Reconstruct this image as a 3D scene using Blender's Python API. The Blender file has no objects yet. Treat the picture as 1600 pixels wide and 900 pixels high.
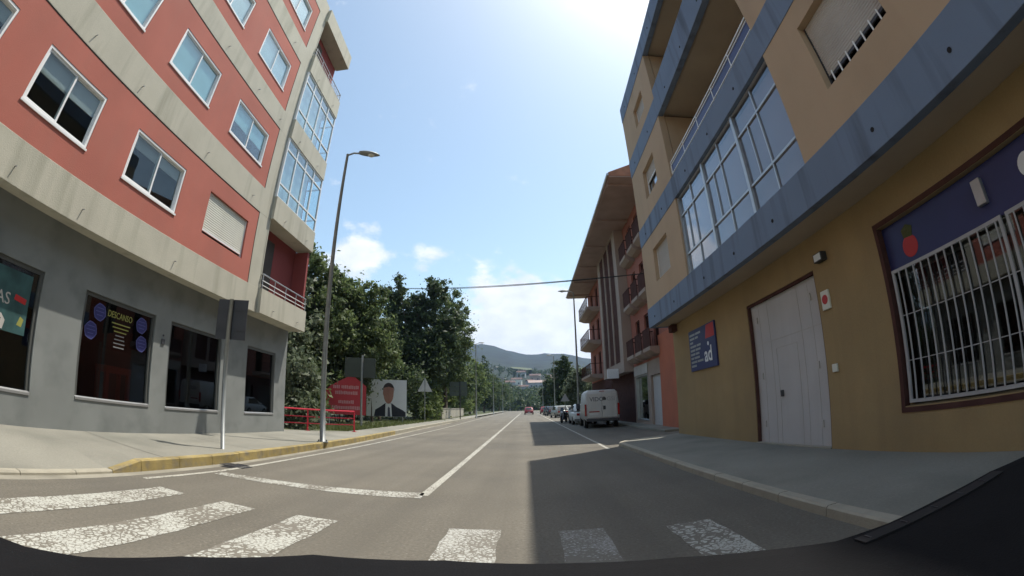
import bpy, bmesh, math, random
import numpy as np
from mathutils import Vector, Matrix, Euler
rnd = random.Random(7)
nrg = np.random.default_rng(11)
D = bpy.data
SC = bpy.context.scene
COL = SC.collection
R_ = math.radians

# ------------------------------------------------------------------ camera
cd = D.cameras.new('Camera')
cam = D.objects.new('Camera', cd); COL.objects.link(cam); SC.camera = cam
cd.type = 'PANO'
cd.sensor_width = 36.0; cd.sensor_fit = 'HORIZONTAL'
cd.clip_start = 0.02; cd.clip_end = 9000
for tgt in (getattr(cd, 'cycles', None), cd):
    if tgt is None: continue
    try:
        tgt.panorama_type = 'FISHEYE_LENS_POLYNOMIAL'
        tgt.fisheye_fov = R_(200)
        tgt.fisheye_polynomial_k0 = 0.0
        tgt.fisheye_polynomial_k1 = -0.0651651
        tgt.fisheye_polynomial_k2 = 0.0
        tgt.fisheye_polynomial_k3 = 0.0
        tgt.fisheye_polynomial_k4 = 0.0
        break
    except Exception:
        pass
cr = Matrix(((0.99926245, 0.02743301, 0.02686988), (0.03331108, -0.27116452, -0.96195643), (-0.0191032, 0.962142, -0.27187834)))
cam.matrix_world = Matrix.Translation((0, 0, 1.35)) @ cr.to_4x4()

# ------------------------------------------------------------------ sun and sky
SUN_EL = R_(65.8); SUN_AZ = R_(47.0)          # azimuth measured from +Y (road direction) towards +X
sdir = Vector((math.sin(SUN_AZ) * math.cos(SUN_EL), math.cos(SUN_AZ) * math.cos(SUN_EL), math.sin(SUN_EL)))
sl = D.lights.new('sun', 'SUN'); sl.energy = 3.7; sl.angle = R_(0.53); sl.color = (1.0, 0.95, 0.86)
so = D.objects.new('sun', sl); COL.objects.link(so); so.rotation_euler = sdir.to_track_quat('Z', 'Y').to_euler(); so.location = (60, 60, 130)
W = D.worlds.new('World'); SC.world = W; W.use_nodes = True
wn = W.node_tree.nodes; wl = W.node_tree.links; wn.clear()
def WN(t, **k):
    n = wn.new(t)
    for a, b in k.items(): setattr(n, a, b)
    return n
sky = WN('ShaderNodeTexSky', sky_type='NISHITA', sun_disc=False, sun_elevation=SUN_EL, sun_rotation=SUN_AZ, altitude=80, air_density=1.0, dust_density=1.2, ozone_density=1.2)
bg = WN('ShaderNodeBackground'); bg.inputs[1].default_value = 0.15
wo = WN('ShaderNodeOutputWorld')
tc = WN('ShaderNodeTexCoord')
sep = WN('ShaderNodeSeparateXYZ'); wl.new(tc.outputs['Generated'], sep.inputs[0])
def wm(op, a, b=None, c=None):
    n = WN('ShaderNodeMath', operation=op)
    for i, v in enumerate((a, b, c)):
        if v is None: continue
        if isinstance(v, (int, float)): n.inputs[i].default_value = v
        else: wl.new(v, n.inputs[i])
    return n.outputs[0]
# cloud layer: fractal noise over directions, denser towards the horizon, with the cumulus bank ahead
nz = WN('ShaderNodeTexNoise'); nz.inputs['Scale'].default_value = 9.0; nz.inputs['Detail'].default_value = 8.0; nz.inputs['Roughness'].default_value = 0.58
mp = WN('ShaderNodeMapping'); mp.inputs['Location'].default_value = (0.35, 0.1, 0.62); mp.inputs['Scale'].default_value = (1, 1, 1.7)
wl.new(tc.outputs['Generated'], mp.inputs[0]); wl.new(mp.outputs[0], nz.inputs['Vector'])
def lobe(az, el, wa, we, amp):
    d = (math.sin(R_(az)) * math.cos(R_(el)), math.cos(R_(az)) * math.cos(R_(el)), math.sin(R_(el)))
    sc = WN('ShaderNodeVectorMath', operation='SUBTRACT'); wl.new(tc.outputs['Generated'], sc.inputs[0]); sc.inputs[1].default_value = d
    m = WN('ShaderNodeVectorMath', operation='MULTIPLY'); wl.new(sc.outputs[0], m.inputs[0]); m.inputs[1].default_value = (1 / R_(wa), 1 / R_(wa), 1 / R_(we))
    l = WN('ShaderNodeVectorMath', operation='LENGTH'); wl.new(m.outputs[0], l.inputs[0])
    g = wm('SUBTRACT', 1.0, l.outputs['Value']); g = wm('MAXIMUM', g, -0.6)
    return wm('MULTIPLY', g, amp)
acc = None
for lb in ((-1.5, 11.5, 11, 7.0, .85), (4.0, 12.0, 9, 6.5, .85), (-7.0, 9, 7, 6, .7), (9, 9, 8, 6, .7), (-23.2, 19.5, 5.5, 4.0, .55), (-12.6, 20.3, 4.5, 2.2, .32),
           (-62, 12, 16, 7, .5), (60, 10, 18, 7, .5), (120, 11, 20, 8, .5), (-130, 10, 22, 8, .5), (178, 12, 20, 8, .5)):
    v = lobe(*lb); acc = v if acc is None else wm('MAXIMUM', acc, v)
cl = wm('ADD', acc, wm('MULTIPLY', wm('SUBTRACT', nz.outputs[0], 0.5), 1.7))
cl = wm('SUBTRACT', cl, 0.02)
mr = WN('ShaderNodeMapRange', interpolation_type='SMOOTHSTEP'); wl.new(cl, mr.inputs[0]); mr.inputs[1].default_value = 0.0; mr.inputs[2].default_value = 0.34; mr.inputs[4].default_value = 0.95
nz2 = WN('ShaderNodeTexNoise'); nz2.inputs['Scale'].default_value = 16; nz2.inputs['Detail'].default_value = 5; wl.new(mp.outputs[0], nz2.inputs['Vector'])
crp = WN('ShaderNodeMix', data_type='RGBA'); wl.new(nz2.outputs[0], crp.inputs[0]); crp.inputs[6].default_value = (3.5, 3.8, 4.2, 1); crp.inputs[7].default_value = (6.2, 6.3, 6.4, 1)
mixc = WN('ShaderNodeMix', data_type='RGBA'); wl.new(mr.outputs[0], mixc.inputs[0]); skt = WN('ShaderNodeMix', data_type='RGBA', blend_type='MULTIPLY'); skt.inputs[0].default_value = 1.0; wl.new(sky.outputs[0], skt.inputs[6]); skt.inputs[7].default_value = (1.20, 1.185, 1.0, 1)
wl.new(skt.outputs[2], mixc.inputs[6]); wl.new(crp.outputs[2], mixc.inputs[7])
wl.new(mixc.outputs[2], bg.inputs[0]); wl.new(bg.outputs[0], wo.inputs[0])
SC.view_settings.view_transform = 'Standard'; SC.view_settings.look = 'None'
SC.view_settings.gamma = 1.0; SC.view_settings.use_curve_mapping = False
SC.view_settings.exposure = 0.55
SC.cycles.max_bounces = 5; SC.cycles.transparent_max_bounces = 16
SC.cycles.volume_bounces = 0; SC.cycles.use_adaptive_sampling = True; SC.cycles.adaptive_threshold = 0.02

# ------------------------------------------------------------------ materials
MATS = {}
def mat(name, col, rough=0.85, var=0.12, scale=1.5, bump=0.0, bscale=30, stain=0.0, stain_col=(0.08, 0.08, 0.07), streak=0.0, metal=0.0, spec=0.4, dirt_scale=0.7, speck=0.0, track=0.0):
    if name in MATS: return MATS[name]
    m = D.materials.new(name); m.use_nodes = True; nt = m.node_tree; n = nt.nodes; l = nt.links
    p = n['Principled BSDF']
    p.inputs['Roughness'].default_value = rough; p.inputs['Metallic'].default_value = metal
    p.inputs['Specular IOR Level'].default_value = spec
    tcn = n.new('ShaderNodeTexCoord')
    def noise(sc, det=5, vscale=None):
        t = n.new('ShaderNodeTexNoise'); t.inputs['Scale'].default_value = sc; t.inputs['Detail'].default_value = det
        if vscale:
            mpp = n.new('ShaderNodeMapping'); mpp.inputs['Scale'].default_value = vscale; l.new(tcn.outputs['Object'], mpp.inputs[0]); l.new(mpp.outputs[0], t.inputs['Vector'])
        else: l.new(tcn.outputs['Object'], t.inputs['Vector'])
        return t.outputs[0]
    def mixc(f, a, b):
        x = n.new('ShaderNodeMix'); x.data_type = 'RGBA'
        for i, v in ((0, f), (6, a), (7, b)):
            if isinstance(v, (tuple, float, int)):
                x.inputs[i].default_value = (*v, 1) if isinstance(v, tuple) else v
            else: l.new(v, x.inputs[i])
        return x.outputs[2]
    def rng(v, a, b, c=0.0, d=1.0):
        x = n.new('ShaderNodeMapRange'); l.new(v, x.inputs[0])
        for i, q in enumerate((a, b, c, d)): x.inputs[i + 1].default_value = q
        return x.outputs[0]
    lo = tuple(c * (1 - var) for c in col); hi = tuple(min(1, c * (1 + var)) for c in col)
    out = mixc(rng(noise(scale), 0.3, 0.7), lo, hi)
    if speck:
        out = mixc(rng(noise(30, 4), 0.42, 0.66, 0, speck), out, tuple(c * .45 for c in col))
        out = mixc(rng(noise(26, 4), 0.58, 0.70, 0, speck), out, tuple(min(1, c * 1.9) for c in col))
    if track:
        out = mixc(rng(noise(1.0, 4, (1.5, .035, 1)), 0.40, 0.68, 0, track), out, tuple(c * .62 for c in col))
        out = mixc(rng(noise(1.3, 6, (.5, .5, 1)), 0.56, 0.60, 0, track * .5), out, tuple(c * .8 for c in col))
    if stain:
        out = mixc(rng(noise(dirt_scale, 7), 0.5, 0.72, 0, stain), out, stain_col)
    if streak:
        out = mixc(rng(noise(1.0, 5, (2.6, 2.6, 0.22)), 0.52, 0.74, 0, streak), out, stain_col)
    l.new(out, p.inputs['Base Color'])
    if bump:
        b = n.new('ShaderNodeBump'); b.inputs['Strength'].default_value = bump; b.inputs['Distance'].default_value = 0.02
        l.new(noise(bscale, 4), b.inputs['Height']); l.new(b.outputs[0], p.inputs['Normal'])
    MATS[name] = m
    return m
def glassmat(name, tint, reflect=1.0, rough=0.02):
    if name in MATS: return MATS[name]
    m = D.materials.new(name); m.use_nodes = True; n = m.node_tree.nodes; l = m.node_tree.links; n.clear()
    o = n.new('ShaderNodeOutputMaterial'); mx = n.new('ShaderNodeMixShader'); t = n.new('ShaderNodeBsdfTransparent'); g = n.new('ShaderNodeBsdfGlossy')
    t.inputs[0].default_value = (*tint, 1); g.inputs['Roughness'].default_value = rough; g.inputs[0].default_value = (.9, .95, 1, 1)
    ge = n.new('ShaderNodeNewGeometry'); dt = n.new('ShaderNodeVectorMath'); dt.operation = 'DOT_PRODUCT'; l.new(ge.outputs['Normal'], dt.inputs[0]); l.new(ge.outputs['Incoming'], dt.inputs[1])
    def mth(op, a, b):
        q = n.new('ShaderNodeMath'); q.operation = op
        for i, v in ((0, a), (1, b)):
            if v is None: continue
            if isinstance(v, (int, float)): q.inputs[i].default_value = v
            else: l.new(v, q.inputs[i])
        return q
    ab = mth('ABSOLUTE', dt.outputs['Value'], None); om = mth('SUBTRACT', 1.0, ab.outputs[0]); pw = mth('POWER', om.outputs[0], 5.0)   # Schlick reflectance of one glass face
    ml = mth('MULTIPLY', pw.outputs[0], .955); ad = mth('ADD', ml.outputs[0], .045)
    mul = mth('MULTIPLY', ad.outputs[0], reflect); mul.use_clamp = True
    l.new(mul.outputs[0], mx.inputs[0]); l.new(t.outputs[0], mx.inputs[1]); l.new(g.outputs[0], mx.inputs[2]); l.new(mx.outputs[0], o.inputs[0])
    MATS[name] = m; return m
def paintmat(name, col, under, wear, vs=7.0, cover=0.6):
    """road paint: crazed into flakes, asphalt showing between them"""
    if name in MATS: return MATS[name]
    m = D.materials.new(name); m.use_nodes = True; n = m.node_tree.nodes; l = m.node_tree.links
    p = n['Principled BSDF']; p.inputs['Roughness'].default_value = .75
    tcn = n.new('ShaderNodeTexCoord')
    w = n.new('ShaderNodeTexNoise'); w.inputs['Scale'].default_value = 5; w.inputs['Detail'].default_value = 4; l.new(tcn.outputs['Object'], w.inputs['Vector'])
    ad = n.new('ShaderNodeMix'); ad.data_type = 'VECTOR'; ad.inputs[0].default_value = .12; l.new(tcn.outputs['Object'], ad.inputs[4]); l.new(w.outputs[1], ad.inputs[5])
    v = n.new('ShaderNodeTexVoronoi'); v.feature = 'DISTANCE_TO_EDGE'; v.inputs['Scale'].default_value = vs; l.new(ad.outputs[1], v.inputs['Vector'])
    big = n.new('ShaderNodeTexNoise'); big.inputs['Scale'].default_value = 1.6; big.inputs['Detail'].default_value = 6; l.new(tcn.outputs['Object'], big.inputs['Vector'])
    fine = n.new('ShaderNodeTexNoise'); fine.inputs['Scale'].default_value = 34; fine.inputs['Detail'].default_value = 3; l.new(tcn.outputs['Object'], fine.inputs['Vector'])
    thr = n.new('ShaderNodeMapRange'); l.new(big.outputs[0], thr.inputs[0]); thr.inputs[1].default_value = .40; thr.inputs[2].default_value = .62; thr.inputs[3].default_value = 0.0; thr.inputs[4].default_value = wear
    cmp_ = n.new('ShaderNodeMath'); cmp_.operation = 'SUBTRACT'; l.new(v.outputs['Distance'], cmp_.inputs[0]); l.new(thr.outputs[0], cmp_.inputs[1])
    sm = n.new('ShaderNodeMapRange'); l.new(cmp_.outputs[0], sm.inputs[0]); sm.inputs[1].default_value = 0.0; sm.inputs[2].default_value = .035
    f2 = n.new('ShaderNodeMapRange'); l.new(fine.outputs[0], f2.inputs[0]); f2.inputs[1].default_value = cover; f2.inputs[2].default_value = cover + .08; f2.inputs[3].default_value = 1; f2.inputs[4].default_value = .25
    mu = n.new('ShaderNodeMath'); mu.operation = 'MULTIPLY'; l.new(sm.outputs[0], mu.inputs[0]); l.new(f2.outputs[0], mu.inputs[1])
    mx = n.new('ShaderNodeMix'); mx.data_type = 'RGBA'; l.new(mu.outputs[0], mx.inputs[0]); mx.inputs[6].default_value = (*under, 1); mx.inputs[7].default_value = (*col, 1)
    l.new(mx.outputs[2], p.inputs['Base Color'])
    MATS[name] = m; return m
def leafmat(name, c1, c2, trans=0.35):
    if name in MATS: return MATS[name]
    m = D.materials.new(name); m.use_nodes = True; n = m.node_tree.nodes; l = m.node_tree.links; n.clear()
    o = n.new('ShaderNodeOutputMaterial'); g = n.new('ShaderNodeNewGeometry')
    mx = n.new('ShaderNodeMix'); mx.data_type = 'RGBA'; l.new(g.outputs['Random Per Island'], mx.inputs[0]); mx.inputs[6].default_value = (*c1, 1); mx.inputs[7].default_value = (*c2, 1)
    p = n.new('ShaderNodeBsdfPrincipled'); p.inputs['Roughness'].default_value = .5; p.inputs['Specular IOR Level'].default_value = .28; l.new(mx.outputs[2], p.inputs['Base Color'])
    t = n.new('ShaderNodeBsdfTranslucent'); l.new(mx.outputs[2], t.inputs[0])
    ms = n.new('ShaderNodeMixShader'); ms.inputs[0].default_value = trans; l.new(p.outputs[0], ms.inputs[1]); l.new(t.outputs[0], ms.inputs[2]); l.new(ms.outputs[0], o.inputs[0])
    MATS[name] = m; return m

ASPH = (0.168, 0.152, 0.122)
M_ = dict(
    asphalt=mat('asphalt', ASPH, .9, .17, .35, .5, 120, stain=.42, stain_col=(.095, .088, .076), dirt_scale=.45, speck=.42, track=.5),
    gutter=mat('gutter_concrete', (.27, .25, .20), .9, .2, 2, .2, 60, stain=.5, stain_col=(.10, .09, .07)),
    paving=mat('pavement_concrete', (.238, .228, .190), .9, .14, .45, .2, 90, stain=.65, stain_col=(.140, .140, .115), dirt_scale=.55, speck=.16),
    kerb=mat('kerb_yellow', (.32, .245, .095), .85, .3, 3, .4, 40, stain=.95, stain_col=(.215, .185, .13), dirt_scale=5.5, streak=.6),
    kerbgrey=mat('kerb_grey', (.36, .33, .26), .9, .15, 3, .3, 40, stain=.5, stain_col=(.16, .15, .12), dirt_scale=3),
    concrete=mat('facade_concrete', (.48, .455, .37), .9, .10, .8, .25, 45, stain=.5, stain_col=(.30, .29, .225), streak=.75, dirt_scale=.8, speck=.05),
    red=mat('red_render', (.42, .135, .100), .9, .10, .6, .2, 60, stain=.3, stain_col=(.36, .15, .115), streak=.3, speck=.05),
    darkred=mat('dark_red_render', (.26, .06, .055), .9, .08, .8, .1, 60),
    grey=mat('grey_render', (.215, .225, .215), .85, .10, .8, .10, 60, stain=.55, stain_col=(.125, .135, .13), dirt_scale=1.5),
    white=mat('white_aluminium', (.78, .78, .77), .4, .03, 2),
    alu=mat('grey_aluminium', (.42, .42, .42), .35, .06, 3, metal=.6),
    steel=mat('galvanised_steel', (.30, .31, .30), .5, .12, 4, metal=.5, stain=.2, stain_col=(.2, .2, .19)),
    darkmetal=mat('dark_metal', (.045, .045, .05), .5, .1, 3),
    black=mat('black_gap', (.012, .011, .012), .9, .1, 3),
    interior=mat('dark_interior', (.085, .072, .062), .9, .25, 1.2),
    shutter=mat('shutter_cream', (.66, .65, .57), .6, .05, 2, streak=.15, stain_col=(.45, .42, .35)),
    shuttergrey=mat('shutter_grey', (.47, .44, .41), .65, .06, 2, streak=.2, stain_col=(.33, .30, .27)),
    blind=mat('blind_teal', (.55, .74, .74), .7, .05, 2),
    blindw=mat('blind_white', (.74, .76, .76), .7, .05, 2),
    beige=mat('beige_render', (.455, .325, .210), .9, .08, .7, .12, 60, stain=.18, stain_col=(.32, .22, .15), streak=.15),
    ochre=mat('ochre_render', (.335, .235, .115), .9, .12, .6, .25, 70, stain=.45, stain_col=(.235, .17, .095), streak=.3, speck=.08),
    blue=mat('blue_paint', (.165, .215, .300), .8, .08, .7, .08, 60, stain=.3, stain_col=(.085, .10, .135), streak=.9),
    soffit=mat('soffit_render', (.42, .34, .25), .9, .08, .8, .1, 60, stain=.2, stain_col=(.3, .24, .18)),
    door=mat('door_white', (.50, .475, .465), .6, .06, 1.0, stain=.35, stain_col=(.38, .36, .35), streak=.35),
    signblue=mat('sign_blue', (.035, .042, .135), .4, .05, 2),
    signred=mat('sign_red', (.45, .03, .03), .4, .05, 2),
    print_white=mat('print_white', (.75, .76, .78), .5, .03, 2),
    print_yellow=mat('print_yellow', (.30, .29, .07), .5, .03, 2),
    badge=mat('badge_blue', (.030, .030, .14), .5, .05, 2),
    badge_rim=mat('badge_rim', (.085, .09, .25), .5, .05, 2),
    teal=mat('poster_teal', (.035, .085, .085), .5, .45, 2.5),
    orange=mat('orange_render', (.33, .125, .09), .9, .08, .7, .1, 60, streak=.15, stain_col=(.33, .10, .06)),
    tower=mat('tower_beige', (.35, .275, .23), .9, .07, .7, .1, 60, streak=.15, stain_col=(.3, .23, .18)),
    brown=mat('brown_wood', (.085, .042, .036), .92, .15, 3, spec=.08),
    eave=mat('eave_wood', (.37, .275, .235), .8, .10, 1.2, .1, 20, stain=.2, stain_col=(.22, .15, .1)),
    rooftile=mat('roof_tile', (.36, .17, .10), .85, .2, 3, .3, 20, stain=.3, stain_col=(.18, .12, .09)),
    rail=mat('rail_red', (.55, .020, .045), .45, .06, 3),
    postred=mat('poster_red', (.52, .045, .06), .5, .06, 1.5),
    suit=mat('poster_suit', (.02, .022, .035), .5, .2, 2),
    skin=mat('poster_skin', (.40, .20, .15), .5, .1, 3),
    hairp=mat('poster_hair', (.05, .035, .03), .5, .1, 3),
    vanwhite=mat('van_white', (.52, .505, .48), .4, .04, 1, stain=.4, stain_col=(.38, .36, .33), streak=.3),
    rubber=mat('rubber', (.018, .018, .018), .8, .1, 3),
    redlight=mat('tail_light', (.30, .012, .012), .25, .05, 3),
    plate=mat('plate_white', (.6, .6, .58), .4, .03, 3),
    dash=mat('dash_plastic', (.011, .011, .012), .9, .12, 8, .2, 300, spec=.08),
    bark=mat('bark', (.10, .075, .055), .95, .3, 4, .6, 14),
    grassbase=mat('verge_soil', (.075, .085, .035), .95, .3, 1.5, .4, 20),
    field=mat('field_ground', (.10, .115, .055), .95, .3, .02),
    hill=mat('hill_forest', (.012, .020, .012), .95, .5, .02, .9, .09, stain=.5, stain_col=(.022, .031, .016), dirt_scale=.008),
)
GLASS = glassmat('window_glass', (.82, .88, .88), 1.0)
GLASS_TEAL = glassmat('gallery_glass', (.84, .93, .94), 2.2)
GLASS_DARK = glassmat('shop_glass', (.52, .52, .51), 1.8)
GLASS_SKY = glassmat('blue_gallery_glass', (.80, .78, .80), 1.9)
PAINT_ZEBRA = paintmat('zebra_paint', (.46, .46, .41), ASPH, .19, 15, .51)
PAINT_WORN = paintmat('zebra_paint_worn', (.44, .44, .40), ASPH, .20, 22, .48)
PAINT_LINE = paintmat('line_paint', (.45, .435, .375), ASPH, .06, 14, .54)

# ------------------------------------------------------------------ mesh helpers
class MB:
    def __init__(s): s.v = []; s.f = []
    def box(s, x0, x1, y0, y1, z0, z1):
        if x1 < x0: x0, x1 = x1, x0
        if y1 < y0: y0, y1 = y1, y0
        if z1 < z0: z0, z1 = z1, z0
        b = len(s.v)
        s.v += [(x0, y0, z0), (x1, y0, z0), (x1, y1, z0), (x0, y1, z0), (x0, y0, z1), (x1, y0, z1), (x1, y1, z1), (x0, y1, z1)]
        s.f += [tuple(b + i for i in q) for q in ((0, 3, 2, 1), (4, 5, 6, 7), (0, 1, 5, 4), (1, 2, 6, 5), (2, 3, 7, 6), (3, 0, 4, 7))]
        return s
    def poly(s, pts, flip=False):
        b = len(s.v); s.v += [tuple(p) for p in pts]; r = list(range(b, b + len(pts))); s.f.append(tuple(r[::-1] if flip else r)); return s
    def prism(s, prof, a0, a1, axis='y'):
        """closed outline prof (2D) swept along an axis"""
        n = len(prof); b = len(s.v)
        def P(q, a):
            if axis == 'y': return (q[0], a, q[1])
            if axis == 'x': return (a, q[0], q[1])
            return (q[0], q[1], a)
        s.v += [P(q, a0) for q in prof] + [P(q, a1) for q in prof]
        for i in range(n):
            j = (i + 1) % n; s.f.append((b + i, b + j, b + n + j, b + n + i))
        s.f.append(tuple(b + i for i in range(n))[::-1]); s.f.append(tuple(b + n + i for i in range(n)))
        return s
    def tube(s, pts, r, seg=8, caps=True):
        pts = [Vector(p) for p in pts]; rs = r if isinstance(r, (list, tuple)) else [r] * len(pts)
        b = len(s.v); up = Vector((0, 0, 1))
        for i, p in enumerate(pts):
            d = (pts[min(i + 1, len(pts) - 1)] - pts[max(i - 1, 0)]).normalized()
            a = d.cross(up if abs(d.z) < .95 else Vector((1, 0, 0))).normalized(); c = d.cross(a)
            for k in range(seg):
                t = 2 * math.pi * k / seg; s.v.append(tuple(p + (a * math.cos(t) + c * math.sin(t)) * rs[i]))
        for i in range(len(pts) - 1):
            for k in range(seg):
                k2 = (k + 1) % seg; s.f.append((b + i * seg + k, b + i * seg + k2, b + (i + 1) * seg + k2, b + (i + 1) * seg + k))
        if caps:
            s.f.append(tuple(b + k for k in range(seg))); s.f.append(tuple(b + (len(pts) - 1) * seg + k for k in range(seg))[::-1])
        return s
    def lathe(s, prof, centre=(0, 0, 0), seg=16, axis='z'):
        b = len(s.v)
        for (r, h) in prof:
            for k in range(seg):
                t = 2 * math.pi * k / seg; a, c = r * math.cos(t), r * math.sin(t)
                p = {'z': (a, c, h), 'x': (h, a, c), 'y': (a, h, c)}[axis]
                s.v.append(tuple(p[i] + centre[i] for i in range(3)))
        for i in range(len(prof) - 1):
            for k in range(seg):
                k2 = (k + 1) % seg; s.f.append((b + i * seg + k, b + i * seg + k2, b + (i + 1) * seg + k2, b + (i + 1) * seg + k))
        s.f.append(tuple(b + k for k in range(seg))[::-1]); s.f.append(tuple(b + (len(prof) - 1) * seg + k for k in range(seg)))
        return s
    def holes(s, n0, n1, u0, u1, z0, z1, hs):
        """slab in local (n,u,z) with rectangular openings hs=(u0,u1,z0,z1); only outside faces are made"""
        us = sorted({u0, u1, *[h[i] for h in hs for i in (0, 1) if u0 < h[i] < u1]}); zs = sorted({z0, z1, *[h[i] for h in hs for i in (2, 3) if z0 < h[i] < z1]})
        def filled(i, j):
            if i < 0 or j < 0 or i >= len(us) - 1 or j >= len(zs) - 1: return False
            cu, cz = (us[i] + us[i + 1]) / 2, (zs[j] + zs[j + 1]) / 2
            return not any(h[0] < cu < h[1] and h[2] < cz < h[3] for h in hs)
        for i in range(len(us) - 1):
            for j in range(len(zs) - 1):
                if not filled(i, j): continue
                a, b, c, d = us[i], us[i + 1], zs[j], zs[j + 1]
                s.poly([(n1, a, c), (n1, b, c), (n1, b, d), (n1, a, d)]); s.poly([(n0, a, c), (n0, b, c), (n0, b, d), (n0, a, d)], True)
                if not filled(i - 1, j): s.poly([(n0, a, c), (n1, a, c), (n1, a, d), (n0, a, d)])
                if not filled(i + 1, j): s.poly([(n0, b, c), (n1, b, c), (n1, b, d), (n0, b, d)], True)
                if not filled(i, j - 1): s.poly([(n0, a, c), (n1, a, c), (n1, b, c), (n0, b, c)], True)
                if not filled(i, j + 1): s.poly([(n0, a, d), (n1, a, d), (n1, b, d), (n0, b, d)])
        return s
    def frame(s, n0, n1, u0, u1, z0, z1, w, wb=None):
        wb = wb or w
        return s.holes(n0, n1, u0, u1, z0, z1, [(u0 + w, u1 - w, z0 + wb, z1 - w)])
    def mesh(s, name):
        me = D.meshes.new(name); me.from_pydata(s.v, [], s.f); me.update(); return me
    def build(s, name, m, parent=None, bevel=0, smooth=False):
        return obj(name, s.mesh(name), m, parent, bevel, smooth)
def obj(name, me, m, parent=None, bevel=0, smooth=False):
    if me.materials: pass
    else: me.materials.append(M_[m] if isinstance(m, str) else m)
    o = D.objects.new(name, me); COL.objects.link(o)
    if parent is not None: o.parent = parent
    if smooth:
        for p in me.polygons: p.use_smooth = True
    if bevel:
        md = o.modifiers.new('b', 'BEVEL'); md.width = bevel; md.segments = 2; md.limit_method = 'ANGLE'
    return o
def tag(o, label=None, cat=None, group=None, kind=None):
    if label: o['label'] = label
    if cat: o['category'] = cat
    if group: o['group'] = group
    if kind: o['kind'] = kind
    return o
def thing(name, label, cat, loc=(0, 0, 0), rz=0.0, group=None):
    o = D.objects.new(name, None); COL.objects.link(o); o.location = loc; o.rotation_euler = (0, 0, rz); o.empty_display_size = .3
    return tag(o, label, cat, group)
def share(src, parent, loc=(0, 0, 0), rot=(0, 0, 0)):
    o = src.copy(); COL.objects.link(o); o.parent = parent; o.location = loc; o.rotation_euler = rot; return o
def copy_tree(o, parent=None):
    c = o.copy(); COL.objects.link(c); c.parent = parent
    for ch in list(o.children): copy_tree(ch, c)
    return c
def text_mesh(s, size, name='lettering', depth=.004, align='LEFT', bold=0.0, xs=1.0):
    cu = D.curves.new(name, 'FONT'); cu.body = s; cu.size = size; cu.extrude = depth; cu.align_x = align; cu.offset = bold; cu.resolution_u = 3
    t = D.objects.new(name, cu); COL.objects.link(t)
    dg = bpy.context.evaluated_depsgraph_get(); me = D.meshes.new_from_object(t.evaluated_get(dg))
    D.objects.remove(t); D.curves.remove(cu); me.name = name; me.materials.clear()
    if xs != 1.0:
        for v in me.vertices: v.co.x *= xs
    return me
def wall_text(s, size, n, u, z, m, parent, name='lettering', **k):
    """flat lettering on a facade whose outward normal is local +X"""
    me = text_mesh(s, size, name, **k)
    me.transform(Matrix(((0, 0, 1, n), (1, 0, 0, u), (0, 1, 0, z), (0, 0, 0, 1))))
    return obj(name, me, m, parent)

# ------------------------------------------------------------------ ground, road, pavements
gm = MB(); gm.poly([(-4000, -400, -.06), (4000, -400, -.06), (4000, 4000, -.06), (-4000, 4000, -.06)])
tag(gm.build('ground', 'field'), kind='structure')
KL = [(-30, -5.85), (-4, -5.85), (4.4, -5.82), (7, -5.86), (12, -6.06), (15, -6.14), (20, -6.4), (28, -6.8), (40, -7.05), (55, -7.2), (100, -7.5), (200, -8.2)]
def kerb_x(y):
    for (a, xa), (b, xb) in zip(KL, KL[1:]):
        if y <= b: return xa + (xb - xa) * (y - a) / (b - a)
    return KL[-1][1]
ys = [-30, -12, -4, 0, 4.4, 7, 9, 12, 15, 20, 28, 40, 55, 75, 100, 150, 200]
rm = MB()
for a, b in zip(ys, ys[1:]):
    rm.poly([(kerb_x(a) - .1, a, 0), (14.2 / 4.9 if b <= 12 else 3, a, 0), (14.2 / 4.9 if b <= 12 else 3, b, 0), (kerb_x(b) - .1, b, 0)])
rm.poly([(2.897959, -30, 0), (3.0, -30, 0), (3.0, 12, 0), (2.897959, 12, 0)])
rm.poly([(3, 11, 0), (30, 11, 0), (30, 18, 0), (3, 18, 0)]); rm.poly([(3, 18, 0), (7.2, 18, 0), (7.2, 62, 0), (3, 62, 0)]); rm.poly([(3, 62, 0), (6, 62, 0), (6, 200, 0), (3, 200, 0)])
road = tag(rm.build('road', 'asphalt'), kind='structure')
def sheet(pts, z, name, m, parent):
    return MB().poly([(x, y, z) for x, y in pts]).build(name, m, parent)
def stripe(x0, x1, y0, y1, m, name='zebra_stripe', jag=.03):
    """painted bar with slightly ragged edges"""
    n = 26; L = []; Rr = []
    for i in range(n + 1):
        y = y0 + (y1 - y0) * i / n
        L.append((x0 + rnd.uniform(-jag, jag) * .5, y)); Rr.append((x1 + rnd.uniform(-jag, jag) * .5, y))
    L[0] = (x0, y0); L[-1] = (x0, y1 + rnd.uniform(-.02, .03)); Rr[-1] = (x1, y1 + rnd.uniform(-.02, .03))
    mb = MB()
    for i in range(n): mb.poly([(*L[i], .004), (*Rr[i], .004), (*Rr[i + 1], .004), (*L[i + 1], .004)])
    return mb.build(name, m, road)
stripe(-4.84, -4.34, -1.5, 4.45, PAINT_ZEBRA); stripe(-3.75, -3.22, -1.5, 4.53, PAINT_ZEBRA); stripe(-2.66, -2.13, -1.5, 4.62, PAINT_ZEBRA)
stripe(-.86, -.30, -1.5, 4.69, PAINT_WORN); stripe(.30, .78, -1.5, 4.6, paintmat('zebra_paint_faded', (.36, .36, .34), ASPH, .30, 22, .42)); stripe(1.42, 1.92, -1.5, 4.45, PAINT_ZEBRA)
sheet([(-5.2, 6.10), (-1.55, 6.28), (-1.60, 6.72), (-5.2, 6.40)], .004, 'stop_line', PAINT_ZEBRA, road)
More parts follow.
